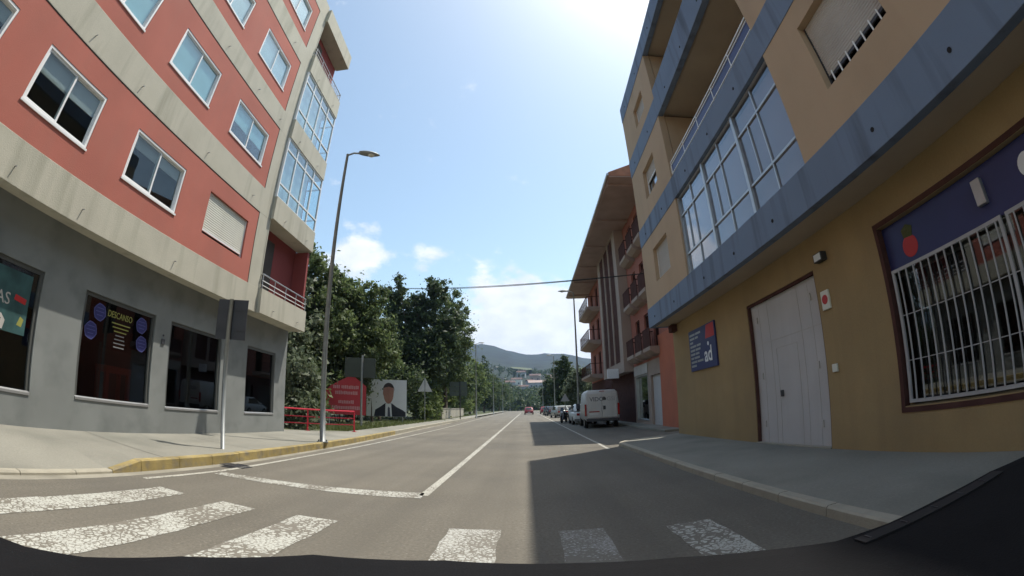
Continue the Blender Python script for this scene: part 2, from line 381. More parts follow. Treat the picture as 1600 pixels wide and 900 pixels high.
stripe(-1.64, -1.50, 6.5, 120, PAINT_LINE, 'centre_line', .01)
def poly_line(pts, w, name, m):
    mb = MB()
    for (xa, ya), (xb, yb) in zip(pts, pts[1:]): mb.poly([(xa - w / 2, ya, .0045), (xa + w / 2, ya, .0045), (xb + w / 2, yb, .0045), (xb - w / 2, yb, .0045)])
    return mb.build(name, m, road)
poly_line([(-5.38, 4.6), (-5.32, 6.4), (-5.46, 10), (-5.52, 16.4), (-5.6, 30), (-6.0, 50), (-6.3, 120)], .11, 'edge_line', PAINT_LINE)
poly_line([(2.40, 13.0), (2.44, 15.2), (2.45, 62), (2.5, 120)], .10, 'bay_line', PAINT_LINE)
# concrete gutter strip at the foot of the left kerb
gb = MB(); gy = [-6, 4.4, 7, 9, 12, 15, 20, 28, 40]
for a, b in zip(gy, gy[1:]): gb.poly([(kerb_x(a), a, .003), (kerb_x(a) + .22, a, .003), (kerb_x(b) + .22, b, .003), (kerb_x(b), b, .003)])
gb.build('gutter', 'gutter', road)
dg_ = MB(); dg_.frame(.002, .012, -.3, .3, -.16, .16, .03)
for i in range(7): dg_.box(.002, .010, -.25 + i * .08, -.21 + i * .08, -.13, .13)
gr = obj('drain_grate', dg_.mesh('drain_grate'), 'darkmetal', road); gr.rotation_euler = (0, -math.pi / 2, 0); gr.location = (-5.55, 7.2, 0); gr.rotation_euler = Euler((0, R_(-90), R_(90)))
sheet([(-5.72, 6.85), (-5.38, 6.85), (-5.38, 7.5), (-5.72, 7.5)], .0035, 'drain_pit', 'black', road)

# left facade frame
AL = R_(-1.897); NLV = Vector((math.cos(AL), -math.sin(AL), 0)); ULV = Vector((math.sin(AL), math.cos(AL), 0)); DL = -8.4875
def LW(n, u, z=0): v = NLV * (DL + n) + ULV * u; return (v.x, v.y, z)
def wall_x(y): return (DL - y * 0) / math.cos(AL) + math.tan(AL) * y
# left pavement (ramped down to a dropped kerb at the near end)
def ztop(y): return .045 if y < 4.3 else (.18 if y > 4.95 else .045 + (y - 4.3) / .65 * .135)
pm = MB(); py = [-30, -12, -4, 0, 2.5, 4.3, 4.95, 7, 9, 12, 14.6]
def lerp(a, b, t): return a + (b - a) * t
rows = []
for y in py:
    kx = kerb_x(y) - .16; wx = wall_x(y) - .05; zt = ztop(y); row = []
    for t in (0, .28, .34, .6, 1):
        flat = .18 + .054 * t
        z = flat if zt > .17 else (zt if t == 0 else lerp(zt, flat, min(1, t / .55)))
        row.append((lerp(kx, wx, t), y, z))
    rows.append(row)
inn = {14.6: -10.6, 16: -9.6, 18.1: -7.75, 22: -7.9, 28: -8.25, 40: -8.5, 55: -8.7, 75: -8.9, 100: -9.2, 150: -9.8, 200: -10.2}
for y in list(inn):
    kx = kerb_x(y) - .16; rows.append([(lerp(kx, inn[y], t), y, .18 + .04 * t) for t in (0, .28, .34, .6, 1)])
for a, b in zip(rows, rows[1:]):
    for i in range(4): pm.poly([a[i + 1], a[i], b[i], b[i + 1]])
pavl = tag(pm.build('pavement_left', 'paving'), kind='structure')
for y in (5.6, 8.7, 11.8, 14.9, 20.5, 23.6):
    kx = kerb_x(y) - .17; wx = wall_x(y) + .02 if y < 14.6 else {14.9: -10.2, 20.5: -7.8, 23.6: -7.95}[y]
    MB().poly([(kx, y, .1865), (wx, y, .240 if y < 14.6 else .226), (wx, y + .018, .240 if y < 14.6 else .226), (kx, y + .018, .1865)], True).build('expansion_joint', mat('joint_dirt', (.14, .135, .115)), pavl)
# kerb stones of the left pavement, each a block
def kerb_block(p0, p1, zt0, zt1, inward, m, parent, w=.15, zb=-.03):
    a = Vector((*p0, 0)); b = Vector((*p1, 0)); d = (b - a).normalized(); a = a + d * .006; b = b - d * .006
    i = Vector((inward[0], inward[1], 0)); mb = MB(); bev = .02
    prof = [(0, zb), (0, -1 * bev), (bev, 0), (w, 0), (w, zb)]
    n = len(prof); base = len(mb.v)
    for q, zt in ((a, zt0), (b, zt1)):
        for (k, z) in prof: v = q + i * k; mb.v.append((v.x, v.y, (z + zt) if z > zb else zb))
    for k in range(n): j = (k + 1) % n; mb.f.append((k, j, n + j, n + k))
    mb.f.append(tuple(range(n))[::-1]); mb.f.append(tuple(range(n, 2 * n)))
    return mb.build('kerb_stone', m, parent)
y = -4.0
while y < 60:
    st = .95 if y < 30 else 2.4
    dz = rnd.uniform(-.004, .004)
    if y < 4.1 and y + st > 4.1: st = 4.3 - y
    if abs(y - 4.3) < .01: st = .62
    kerb_block((kerb_x(y), y), (kerb_x(y + st), y + st), ztop(y) + .012 + dz, ztop(y + st) + .012 + dz, (-1, 0), 'kerb' if 4.2 < y < 21 else 'kerbgrey', pavl)
    y += st
# right pavement
KRX = 2.87
prm = MB(); pr = [(KRX + .15, -30), (5.5, -30), (5.5, 15.3), (5.1, 15.15), (3.35, 14.45), (KRX + .15, 13.9)]
prm.poly([(x, y, .10 + .03 * (x - KRX) / 2.5) for x, y in pr])
pavr = tag(prm.build('pavement_right', 'paving'), kind='structure')
y = -4.0
while y < 13.0:
    kerb_block((KRX, y), (KRX, y + .95), .112 + rnd.uniform(-.004, .004), .112, (1, 0), 'kerbgrey', pavr); y += .95
cpts = [(KRX, y), (KRX, 13.75), (2.98, 14.1), (3.3, 14.6), (3.9, 14.85), (4.5, 15.08), (5.1, 15.32)]
for a, b in zip(cpts, cpts[1:]):
    d = Vector((b[0] - a[0], b[1] - a[1])).normalized(); kerb_block(a, b, .112, .112, (d.y, -d.x), 'kerbgrey', pavr)
# narrow pavement along the building with the eaves
pn = MB(); pn.box(5.75, 7.4, 18.0, 46, -.03, .10); tag(pn.build('pavement_right', 'paving', None, .01), kind='structure')
# planted verge on the left
vm = MB()
for (a, b) in zip([14.6, 16, 18.1, 22, 28, 40, 55, 75, 100, 150], [16, 18.1, 22, 28, 40, 55, 75, 100, 150, 200]):
    vm.poly([(-60, a, .10), (inn[a] + .02, a, .205), (inn[b] + .02, b, .205), (-60, b, .10)])
tag(vm.build('verge', 'grassbase'), kind='structure')

# ------------------------------------------------------------------ apartment building, red and concrete (left)
AB = thing('apartment_building', 'red and grey concrete apartment block with shops below and glazed corner bay', 'building', (*LW(0, 0)[:2], 0), -AL)
FLZ = [4.03, 7.16, 10.42, 13.70, 17.00]; FLT = [4.81, 8.02, 11.22, 14.58, 17.85]
NF = .55; UA, UB = -8.0, 11.75
SHOP = [(-4.6, -2.4, .86, 3.06), (-1.6, .6, .86, 3.06), (1.05, 2.45, .86, 3.06), (3.02, 4.42, .80, 3.06), (5.58, 7.90, .86, 3.06), (8.50, 10.84, .84, 3.06), (12.26, 14.16, .84, 3.06)]
MB().holes(-.22, 0, UA, 15.0, .05, FLZ[0] + .1, SHOP).build('shop_wall', 'grey', AB)
MB().box(-9.5, -.23, 14.8, 14.98, .05, FLZ[0]).build('end_wall', 'grey', AB)
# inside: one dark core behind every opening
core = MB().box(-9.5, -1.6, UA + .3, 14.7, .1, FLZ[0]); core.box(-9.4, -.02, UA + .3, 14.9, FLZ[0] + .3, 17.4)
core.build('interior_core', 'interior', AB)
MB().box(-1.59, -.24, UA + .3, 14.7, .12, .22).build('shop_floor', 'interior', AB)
# soffit slab, bands
MB().box(-9.5, NF - .18, UA, UB, FLZ[0] + .04, FLZ[0] + .30).build('soffit', 'concrete', AB)
for k in range(5):
    b = MB().box(NF - .17, NF, UA, UB, FLZ[k], FLT[k]); b.build('concrete_band', 'concrete', AB, .008)
    if k < 4:
        pass
# concrete pier to the right of the red panels
for k in range(4):
    MB().box(NF - .17, NF - .002, 11.09, UB, FLT[k], FLZ[k + 1]).build('concrete_pier', 'concrete', AB)
WINU = [(-7.5, -5.4), (-4.1, -2.2), (-.70, 1.29), (2.32, 4.20), (5.36, 7.33), (8.50, 10.57)]
WZ = [(5.40, 6.61), (8.57, 9.80), (11.78, 13.04), (15.09, 16.39)]
def sliding_window(u0, u1, z0, z1, n, parent, blind=None, blind_m='blind', glass=GLASS, openright=False, n_in=.05):
    """white aluminium two-leaf window set in a reveal"""
    f = MB().frame(n - .10, n + .012, u0, u1, z0, z1, .05)
    um = (u0 + u1) / 2
    f.frame(n - .06, n - .02, u0 + .05, um + .03, z0 + .05, z1 - .05, .045)
    f.frame(n - .095, n - .062, um - .03, u1 - .05, z0 + .05, z1 - .05, .045)
    w = f.build('window', 'white', parent)
    MB().box(n - .043, n - .037, u0 + .094, um - .014, z0 + .094, z1 - .094).build('pane', glass, w)
    MB().box(n - .081, n - .075, um + .014, u1 - .094, z0 + .094, z1 - .094).build('pane', glass, w)
    MB().box(n - .02, n + .05, u0 - .02, u1 + .02, z0 - .045, z0 - .002).build('sill', 'white', w)
    if blind:
        zb = z1 - (z1 - z0) * blind
        MB().box(n - .125, n - .104, u0 + .02, u1 - .02, zb, z1 - .01).build('blind', blind_m, w)
    return w
def roller_shutter(u0, u1, z0, z1, n, parent, m='shutter', pitch=.055, gap=0.0, frame_m='white'):
    """roller shutter: box, curved slats and side rails in a recessed opening"""
    prof = []; k = int((z1 - z0 - gap) / pitch); zz = z1 - k * pitch
    for i in range(k):
        a = zz + i * pitch; prof += [(n, a), (n + .012, a + pitch * .25), (n + .012, a + pitch * .7), (n, a + pitch * .95)]
    prof.append((n, z1)); b = [(n - .015, z1), (n - .015, zz)]
    s = MB().prism(prof + b, u0 + .012, u1 - .012, 'y').build('roller_shutter', m, parent)
    MB().box(n - .03, n + .02, u0 + .003, u0 + .035, z0 + .002, z1 - .002).build('guide_rail', frame_m, s); MB().box(n - .03, n + .02, u1 - .035, u1 - .003, z0 + .002, z1 - .002).build('guide_rail', frame_m, s)
    MB().box(n - .02, n + .016, u0 + .036, u1 - .036, zz - .05, zz - .002).build('bottom_bar', frame_m, s)
    return s
for k in range(4):
    hs = [(a, b, *WZ[k]) for a, b in WINU]
    MB().holes(NF - .20, NF - .012, UA, 11.09, FLT[k] - .05, FLZ[k + 1] + .05, hs).build('red_panel', 'red', AB)
    MB().box(NF - .16, NF - .006, UA, 11.09, FLZ[k + 1] - .022, FLZ[k + 1] - .001).build('shadow_gap', 'black', AB)
    MB().box(NF - .16, NF - .006, 11.07, 11.095, FLT[k] + .001, FLZ[k + 1] - .023).build('shadow_gap', 'black', AB)
    for i, (a, b) in enumerate(WINU):
        if k == 0 and i == 5:
            roller_shutter(a, b, *WZ[k], NF - .09, AB, 'shutter', .062, .10)
            MB().box(NF - .18, NF - .14, a + .01, b - .01, WZ[k][0] + .01, WZ[k][1] - .01).build('window_back', 'darkmetal', AB)
            continue
        bl = {0: .42 if i == 3 else .30, 1: .98, 2: .98, 3: .97}[k]
        if k == 1 and i == 5: bl = .55
        sliding_window(a + .005, b - .005, WZ[k][0] + .005, WZ[k][1] - .005, NF - .035, AB, bl, 'shuttergrey' if k == 0 else ('blind' if k < 2 else 'blindw'), GLASS if k == 0 else GLASS_TEAL)
# weep pipes in the bands
wp = MB().tube([(0, 0, 0), (.085, 0, -.012)], .014, 8).mesh('weep_pipe')
wpo = None
for k, us_ in enumerate([(-4.2, -1.0, 2.80, 4.62, 7.68), (-2, .8, 3.12, 4.93, 7.90, 10.48), (1.0, 4.0, 7.1, 9.2, 10.9), (4.6, 7.6, 10.2)]):
    for u in us_:
        z = [4.33, 7.46, 10.72, 14.0][k]
        if wpo is None: wpo = obj('weep_pipe', wp, 'alu', AB); wpo.location = (NF - .01, u, z)
        else: share(wpo, AB, (NF - .01, u, z))
# shop windows
def shop_window(u0, u1, z0, z1):
    f = MB().frame(-.14, -.04, u0 + .003, u1 - .003, z0 + .003, z1 - .003, .075, .05)
    w = f.build('shop_window', mat('shop_frame', (.085, .088, .082), .5, .1, 3), AB)
    MB().box(-.10, -.092, u0 + .078, u1 - .078, z0 + .053, z1 - .078).build('pane', GLASS_DARK, w)
    MB().prism([(-.035, z0 + .004), (.02, z0 + .004), (.02, z0 + .05), (-.035, z0 + .075)], u0 + .01, u1 - .01).build('sill', 'alu', w)
    return w
SW = [shop_window(*h) for h in SHOP]
# advert panel behind the second shop window: lettering and four blue badges
wd = SW[4]
MB().box(-.24, -.225, 5.66, 7.82, 2.02, 2.98).build('advert_panel', 'black', wd)
wall_text('DESCANSO', .20, -.085, 6.36, 2.70, 'print_yellow', wd, xs=.78)
for (u, z) in ((6.12, 2.72), (5.92, 2.30), (7.50, 2.72), (7.56, 2.30)):
    oct_ = [(u + .195 * math.cos(i * math.pi / 6 + .26) * (1 if i % 2 else .93), z + .195 * math.sin(i * math.pi / 6 + .26) * (1 if i % 2 else .93)) for i in range(12)]
    MB().prism([(a, b) for a, b in oct_], -.088, -.086, 'x').build('badge_rim', 'badge_rim', wd)
    MB().prism([(u + (a - u) * .88, z + (b - z) * .88) for a, b in oct_], -.0859, -.084, 'x').build('badge', 'badge', wd)
    for i in range(3):
        w_ = [.11, .13, .09][i]; MB().box(-.0838, -.083, u - w_, u + w_, z + .075 - i * .075, z + .095 - i * .075).build('badge_print', 'badge_rim', wd)
for i in range(7):
    w_ = [.30, .26, .20, .14, .16, .18, .17][i]
    MB().box(-.086, -.085, 6.82 - w_, 6.82 + w_, 2.58 - i * .085, 2.605 - i * .085).build('small_print', 'print_yellow' if i < 3 else 'alu', wd)
# poster in the first shop window
wd = SW[3]
MB().box(-.088, -.084, 3.16, 4.20, 1.82, 2.90).build('poster', 'teal', wd)
wall_text('JAS', .30, -.082, 3.34, 2.28, 'shuttergrey', wd)
MB().prism([(3.84, 2.40), (4.12, 2.36), (4.14, 2.46), (3.86, 2.50)], -.083, -.081, 'x').build('poster_flash', 'signred', wd)
MB().prism([(3.20, 1.88), (3.66, 1.84), (3.70, 2.00), (3.60, 2.10), (3.42, 2.14), (3.20, 2.10)], -.083, -.081, 'x').build('poster_van', 'shuttergrey', wd)
MB().prism([(3.26, 1.98), (3.58, 1.94), (3.60, 2.02), (3.50, 2.07), (3.28, 2.08)], -.0808, -.079, 'x').build('poster_window', 'black', wd)
MB().prism([(3.98, 1.98), (4.10, 1.96), (4.14, 2.10), (4.05, 2.14)], -.083, -.081, 'x').build('poster_spot', 'print_yellow', wd)
for w_ in (SW[3], SW[4]):        # stickers and posters on the glass
    for ch in w_.children:
        if ch.name.startswith(('badge', 'small_print', 'lettering', 'poster')): ch.location.x = .002
# doorbell box between windows
bx = MB().box(0, .03, 8.18, 8.30, 2.42, 2.55).build('bell_box', 'darkmetal', AB, .005); MB().box(0, .02, 8.22, 8.26, 2.62, 2.66).build('bell_lens', 'darkmetal', bx)
RT = thing('display_stand', 'red stand inside the shop window with the blue badges', 'stand', (*LW(-.75, 7.25)[:2], .22), -AL)
MB().box(-.25, .25, -.42, .42, 1.30, 1.46).build('top', mat('stand_red', (.62, .10, .07), .5), RT, .01)
for a in (-.2, .2):
    for b in (-.36, .36): MB().box(a - .04, a + .04, b - .05, b + .05, 0, 1.299).build('leg', MATS['stand_red'], RT)
# ---- corner bay with balconies and glazed galleries
BN, B0, B1 = .69, 11.75, 15.06
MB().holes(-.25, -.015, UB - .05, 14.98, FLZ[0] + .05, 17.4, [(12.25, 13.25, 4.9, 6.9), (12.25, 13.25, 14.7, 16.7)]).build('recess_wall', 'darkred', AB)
for z in (4.9, 14.7):
    MB().box(-.10, -.06, 12.26, 13.24, z, z + 1.99).build('balcony_door', 'shuttergrey', AB)
MB().box(-9.5, -.26, 14.78, 14.985, FLZ[0], 17.5).build('end_wall', 'concrete', AB)
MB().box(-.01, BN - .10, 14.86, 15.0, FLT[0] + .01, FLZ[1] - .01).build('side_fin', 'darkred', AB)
for k in range(5):
    zb, zt = [(4.03, 4.81), (7.22, 8.05), (10.48, 11.32), (13.80, 14.75), (17.0, 17.85)][k]
    bal = MB().box(-.012, BN - .12, B0 + .12, B1 - .12, zb + .001, zb + .18)
    bal.box(BN - .12, BN, B0, B1, zb, zt); bal.box(-.01, BN - .121, B0, B0 + .12, zb, zt); bal.box(-.01, BN - .121, B1 - .12, B1, zb, zt)
    if k == 4: bal.box(-.5, BN - .121, B0 + .121, B1 - .121, zt - .2, zt - .002)
    bo = bal.build('balcony_parapet', 'concrete', AB)
    for u in ((12.55, 14.35) if k in (0, 1, 3) else (12.4, 14.2)):
        if k < 4: share(wpo, AB, (BN - .01, u, zb + .22))
    if k in (0, 3):       # tubular guard rail on the parapet
        zr = (5.29, 15.20)[k // 3]
        g = MB().tube([(BN - .05, B0 + .03, zr), (BN - .05, B1 - .03, zr)], .024).build('handrail', 'alu', AB)
        for zz in (zt + .12, zt + .27):
            MB().tube([(BN - .05, B0 + .03, zz), (BN - .05, B1 - .03, zz)], .015).build('rail_bar', 'white', g)
        MB().tube([(-.01, B1 - .05, zr), (BN - .05, B1 - .05, zr)], .02).build('rail_bar', 'alu', g)
        MB().tube([(-.01, B0 + .05, zr), (BN - .05, B0 + .05, zr)], .02).build('rail_bar', 'alu', g)
        for i in range(5):
            u = B0 + .05 + i * (B1 - B0 - .1) / 4; MB().tube([(BN - .05, u, zt - .02), (BN - .05, u, zr)], .016).build('rail_post', 'alu', g)
def gallery(z0, z1, z_lo, z_hi):
    n0, n1 = BN - .11, BN - .04
    us_ = [B0 + .02, 12.58, 13.39, 14.19, B1 - .02]
    f = MB()
    for zz in (z0, z_lo, z_hi, z1 - .05): f.box(n0, n1, us_[0], us_[-1], zz, zz + .05)
    for u in us_: f.box(n0 + .002, n1 + .004, u - .025, u + .025, z0 + .001, z1 - .001)
    for zz in (z0, z_lo, z_hi, z1 - .05): f.box(-.01, n0 - .001, B1 - .08, B1 - .02, zz, zz + .05)
    w = f.build('gallery_frame', 'white', AB)
    for i in range(4):
        for (a, b) in ((z0 + .05, z_lo), (z_lo + .05, z_hi), (z_hi + .05, z1 - .05)):
            MB().box(n0 + .03, n0 + .037, us_[i] + .027, us_[i + 1] - .027, a + .002, b - .002).build('pane', GLASS_TEAL, w)
    for (a, b) in ((z0 + .05, z_lo), (z_lo + .05, z_hi), (z_hi + .05, z1 - .05)):
        MB().box(-.005, n0 - .003, B1 - .052, B1 - .045, a + .002, b - .002).build('pane', GLASS_TEAL, w)
    MB().box(-.008, n0 - .002, B0 + .01, B0 + .05, z0 + .002, z1 - .002).build('side_panel', 'white', w)
    MB().box(n0 - .16, n0 - .15, B0 + .08, B1 - .95, z0 + .1, z1 - .1).build('curtain', 'blindw', w)
gallery(8.05, 10.48, 8.57, 9.98); gallery(11.32, 13.80, 11.85, 13.28)
MB().box(-9.5, NF - .01, UA, UB - .01, 17.86, 18.0).build('roof_deck', 'concrete', AB)
dp = MB().tube([(NF - .03, UB + .05, 4.1), (NF - .03, UB + .05, 17.0)], .045).build('downpipe', 'concrete', AB)

# ------------------------------------------------------------------ blue-banded building (right); local frame turned by 180 deg
BB = thing('corner_building', 'beige apartment block with blue bands over an ochre shop front with barred window', 'building', (5.35, 0, 0), math.pi)
def V(y0, y1): return (-y1, -y0)
YA, YE, OV = -9.0, 15.22, .84
DOOR = (6.55, 9.40); GRL = (-.6, 4.68)
MB().holes(-.24, 0, *V(YA, 15.05), .0, 4.1, [(*V(*DOOR), -.1, 3.38), (*V(*GRL), .79, 3.42)]).build('shop_wall', 'ochre', BB)
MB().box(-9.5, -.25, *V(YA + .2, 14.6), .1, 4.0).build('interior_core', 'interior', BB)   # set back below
MB().box(-9.5, -.245, *V(14.65, 15.04), .0, 4.0).build('end_wall', 'ochre', BB)
MB().box(-9.5, OV - .20, *V(YA, YE - .01), 3.99, 4.20).build('soffit', 'soffit', BB)
BZ = [(3.985, 4.67), (7.05, 7.74), (10.10, 10.86), (12.95, 13.70)]
OPEN = [(5.0, 11.0)]
for k, (a, b) in enumerate(BZ):
    MB().box(OV - .19, OV, *V(YA, YE), a, b).build('blue_band', 'blue', BB, .008)
    MB().box(-9.5, OV - .191, *V(15.0, YE - .01), a, b).build('blue_band', 'blue', BB)
hole = MB().lathe([(.035, 0), (.035, .02), (.02, .02)], seg=10, axis='x').mesh('weep_hole')
ho = None
for k, (a, b) in enumerate(BZ):
    for yy in (-2, .2, 1.75, 3.4, 6.37, 8.09, 9.86, 12.28, 14.38):
        z = a + .28
        if ho is None: ho = obj('weep_hole', hole, 'black', BB); ho.location = (OV - .012, -yy, z)
        else: share(ho, BB, (OV - .012, -yy, z))
WC = [((12.25, 13.82, 5.34, 6.50)), ((12.25, 13.70, 8.38, 9.50)), ((12.1, 13.45, 11.35, 12.2))]
WB = [((2.24, 3.90, 5.31, 6.62)), ((2.24, 3.90, 8.40, 9.70)), ((2.24, 3.90, 11.40, 12.55))]
for k in range(3):
    z0, z1 = BZ[k][1] - .05, BZ[k + 1][0] + .05
    for (ya, yb, hs) in ((11.0, YE - .012, [WC[k]]), (YA, 5.04, [WB[k], (-2.6, -.9, WB[k][2], WB[k][3])])):
        MB().holes(OV - .24, OV - .015, *V(ya, yb), z0, z1, [(*V(h[0], h[1]), h[2], h[3]) for h in hs]).build('beige_wall', 'beige', BB)
    MB().box(-9.4, OV - .25, *V(YE - .25, YE - .03), z0, z1).build('end_wall', 'beige', BB)
    for w in (WC[k], WB[k], (-2.6, -.9, WB[k][2], WB[k][3])):
        u0, u1 = V(w[0], w[1])
        gap = {(0, 0): .05, (1, 0): .45}.get((k, 0 if w is WC[k] else 1), .22 if w is WB[0] else .06)
        if w is WC[1]: gap = .62
        s = roller_shutter(u0, u1, w[2], w[3], OV - .17, BB, 'shuttergrey', .05, gap, 'darkmetal' if w is WB[0] else 'white')
        MB().box(OV - .235, OV - .225, u0, u1, w[2], w[3]).build('window_glass', GLASS_SKY, s)
    # core behind the loggias and windows
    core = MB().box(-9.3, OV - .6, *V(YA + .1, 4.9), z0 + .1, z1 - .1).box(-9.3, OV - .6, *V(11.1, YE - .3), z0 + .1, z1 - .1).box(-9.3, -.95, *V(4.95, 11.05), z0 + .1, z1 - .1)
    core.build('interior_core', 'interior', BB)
# guard bars seen under the half-raised shutter
gbm = None
for i in range(7):
    yy = 2.40 + i * .22
    o = MB().box(OV - .10, OV - .085, -yy - .012, -yy + .012, 5.315, 5.56).build('guard_bar', 'white', BB)
# gallery glazing on the first floor
def gallery_r(y0, y1, z0, z1):
    n0, n1 = OV - .16, OV - .09
    ms = [5.03, 6.99, 8.99, 10.97]
    f = MB()
    for zz, t in ((z0, .04), (5.25, .045), (6.42, .045), (z1 - .04, .04)): f.box(n0, n1, *V(ms[0], ms[-1]), zz, zz + t)
    for y in ms: f.box(n0 - .02, n1 + .025, *V(y - .05, y + .05), z0 - .001, z1 + .001)
    subs = []
    for a, b in zip(ms, ms[1:]):
        c = (a + b) / 2; f.box(n0 + .003, n1 - .003, *V(c - .018, c + .018), z0 + .002, z1 - .002)
        c2 = a + (b - a) * .74; f.box(n0 + .003, n1 - .003, *V(c2 - .015, c2 + .015), 5.296, 6.419)
    w = f.build('gallery_frame', 'alu', BB)
    for a, b in zip(ms, ms[1:]):
        c = (a + b) / 2
        for (p, q) in ((a + .052, c - .02), (c + .02, b - .052)):
            for (s, t) in ((z0 + .04, 5.25), (5.295, 6.42), (6.465, z1 - .04)):
                MB().box(n0 + .03, n0 + .037, *V(p, q), s + .002, t - .002).build('pane', GLASS_SKY, w)
    MB().box(n0 - .12, n0 - .11, *V(y0, y1), z0 + .03, z1 - .05).build('curtain', 'shuttergrey', w)
gallery_r(5.0, 11.0, 4.68, 7.03)
pot = MB().lathe([(.05, 0), (.075, .14), (.07, .14)], (OV - .3, -10.55, 4.7), 10).build('flower_pot', 'brown', BB)
# loggias on the second and third floors
for k in (1, 2):
    z0, z1 = BZ[k][1], BZ[k + 1][0]
    MB().holes(-.94, -.75, *V(4.9, 11.1), z0 - .3, z1 + .05, [(*V(6.0, 7.4), z0, z0 + 2.05), (*V(8.8, 10.0), z0, z0 + 2.05)]).build('loggia_wall', 'soffit', BB)
    for (a, b) in ((6.0, 7.4), (8.8, 10.0)): MB().box(-.85, -.83, *V(a + .01, b - .01), z0, z0 + 2.04).build('loggia_door', 'brown', BB)
    MB().box(-.74, OV - .26, *V(11.0, 11.2), z0, z1).build('loggia_side', 'beige', BB); MB().box(-.74, OV - .26, *V(4.8, 5.0), z0, z1).build('loggia_side', 'beige', BB)
    MB().box(-.74, OV - .192, *V(4.9, 11.1), z0 - .25, z0 - .1).build('loggia_floor', 'soffit', BB)
    MB().box(-.74, OV - .192, *V(4.9, 11.1), z1 + .10, z1 + .22).build('loggia_ceiling', 'soffit', BB)
    if k == 1:
        g = MB().frame(OV - .10, OV - .06, *V(5.02, 10.98), z0 + .12, z0 + .42, .022).build('railing_frame', 'white', BB)
        MB().box(OV - .085, OV - .078, *V(5.05, 10.95), z0 + .145, z0 + .395).build('railing_pane', 'signblue', g)
        MB().box(OV - .085, OV - .065, *V(5.02, 10.98), z0 + .50, z0 + .53).build('handrail', 'white', g)
        for i in range(6): MB().box(OV - .08, OV - .07, *V(5.04 + i * 1.176, 5.07 + i * 1.176), z0 - .02, z0 + .50).build('rail_post', 'white', g)
    else:
        MB().box(OV - .17, OV - .006, *V(5.02, 10.98), z0 + .001, z0 + .34).build('loggia_parapet', 'blue', BB)
MB().box(-9.5, OV - .195, *V(YA, YE - .05), 13.3, 13.62).build('roof_slab', 'soffit', BB)
# big white vehicle door with a wicket
dr = MB().box(-.14, -.10, *V(*DOOR), .03, 3.38).build('garage_door', 'door', BB)
MB().holes(-.099, -.02, *V(DOOR[0] + .002, DOOR[1] - .002), .03, 3.378, [(-DOOR[1] + .05, -DOOR[0] - .035, 0, 3.32)]).build('reveal_shade', 'brown', dr)  # dark brown rim paints in the shade of the door reveal
for yy in (6.9, 9.1):
    for zz in (.5, 1.6, 2.9): MB().box(-.099, -.07, *V(yy - .02, yy + .02), zz, zz + .14).build('hinge', 'shuttergrey', dr)
MB().box(-.10, .03, *V(*DOOR), .128, .15).build('threshold', 'kerbgrey', dr)
for (a, b, c, d) in ((7.58, 8.42, .06, 2.22),): MB().frame(-.10, -.094, *V(a, b), c, d, .012).build('wicket_edge', 'shuttergrey', dr)
MB().box(-.099, -.093, *V(6.57, 9.38), 2.40, 2.415).build('door_seam', 'shuttergrey', dr)
for yy in (6.95, 7.35, 8.6, 9.0): MB().box(-.099, -.0945, *V(yy, yy + .012), .05, 3.36).build('door_seam', 'shuttergrey', dr)
lk = MB().box(-.099, -.05, *V(8.26, 8.34), 1.16, 1.30).build('door_handle', 'darkmetal', dr, .01)
# barred shop window with a blue fascia
fz = 2.74
fa = MB().box(-.16, -.12, *V(GRL[0] + .01, GRL[1] - .01), fz, 3.41).build('window_fascia', 'signblue', BB)
MB().lathe([(.001, -.118), (.16, -.118), (.15, -.112), (.001, -.112)], (0, -4.15, 2.98), 20, 'x').build('fascia_fruit', 'signred', fa)
MB().prism([(-4.24, 3.12), (-4.06, 3.10), (-4.02, 3.24), (-4.14, 3.30), (-4.26, 3.24)], -.118, -.111, 'x').build('fascia_leaf', 'grassbase', fa)
MB().box(-.118, -.02, *V(2.58, 2.74), 2.95, 3.27).build('fascia_lamp', 'alu', fa, .01)
MB().lathe([(.10, -.118), (.14, -.118), (.14, -.108), (.10, -.108)], (0, -1.85, 3.10), 20, 'x').build('fascia_ring', 'print_white', fa)
MB().box(-.118, -.109, *V(1.80, 1.92), 3.02, 3.22).build('fascia_mark', 'print_white', fa)
MB().frame(-.12, .012, *V(GRL[0] - .04, GRL[1] + .06), .70, 3.50, .075).build('window_surround', 'brown', BB)
MB().box(-.20, -.19, *V(GRL[0], GRL[1]), .80, fz).build('shop_pane', GLASS_DARK, BB)
sh = MB().box(-.245, -.235, *V(GRL[0], GRL[1]), fz - .10, fz + .05).build('awning_strip', 'shutter', BB)
gl = MB().frame(-.075, -.035, *V(2.46, 4.60), .83, fz, .045); gl.frame(-.075, -.035, *V(-.5, 2.38), .83, fz, .045)
for zz in (1.42, 2.06): gl.box(-.052, -.046, *V(-.5, 4.6), zz, zz + .012)
gl = gl.build('window_grille', mat('grille_paint', (.40, .39, .39), .6, .1, 6), BB)
barm = MB().box(-.010, .010, -.010, .010, .875, fz - .045).mesh('bar'); bo = None
yy = 4.44
while yy > -.4:
    if not 2.30 < yy < 2.54:
        if bo is None: bo = obj('bar', barm, MATS['grille_paint'], gl); bo.location = (-.03, -yy, 0)
        else: share(bo, gl, (-.03, -yy, 0))
    yy -= .157
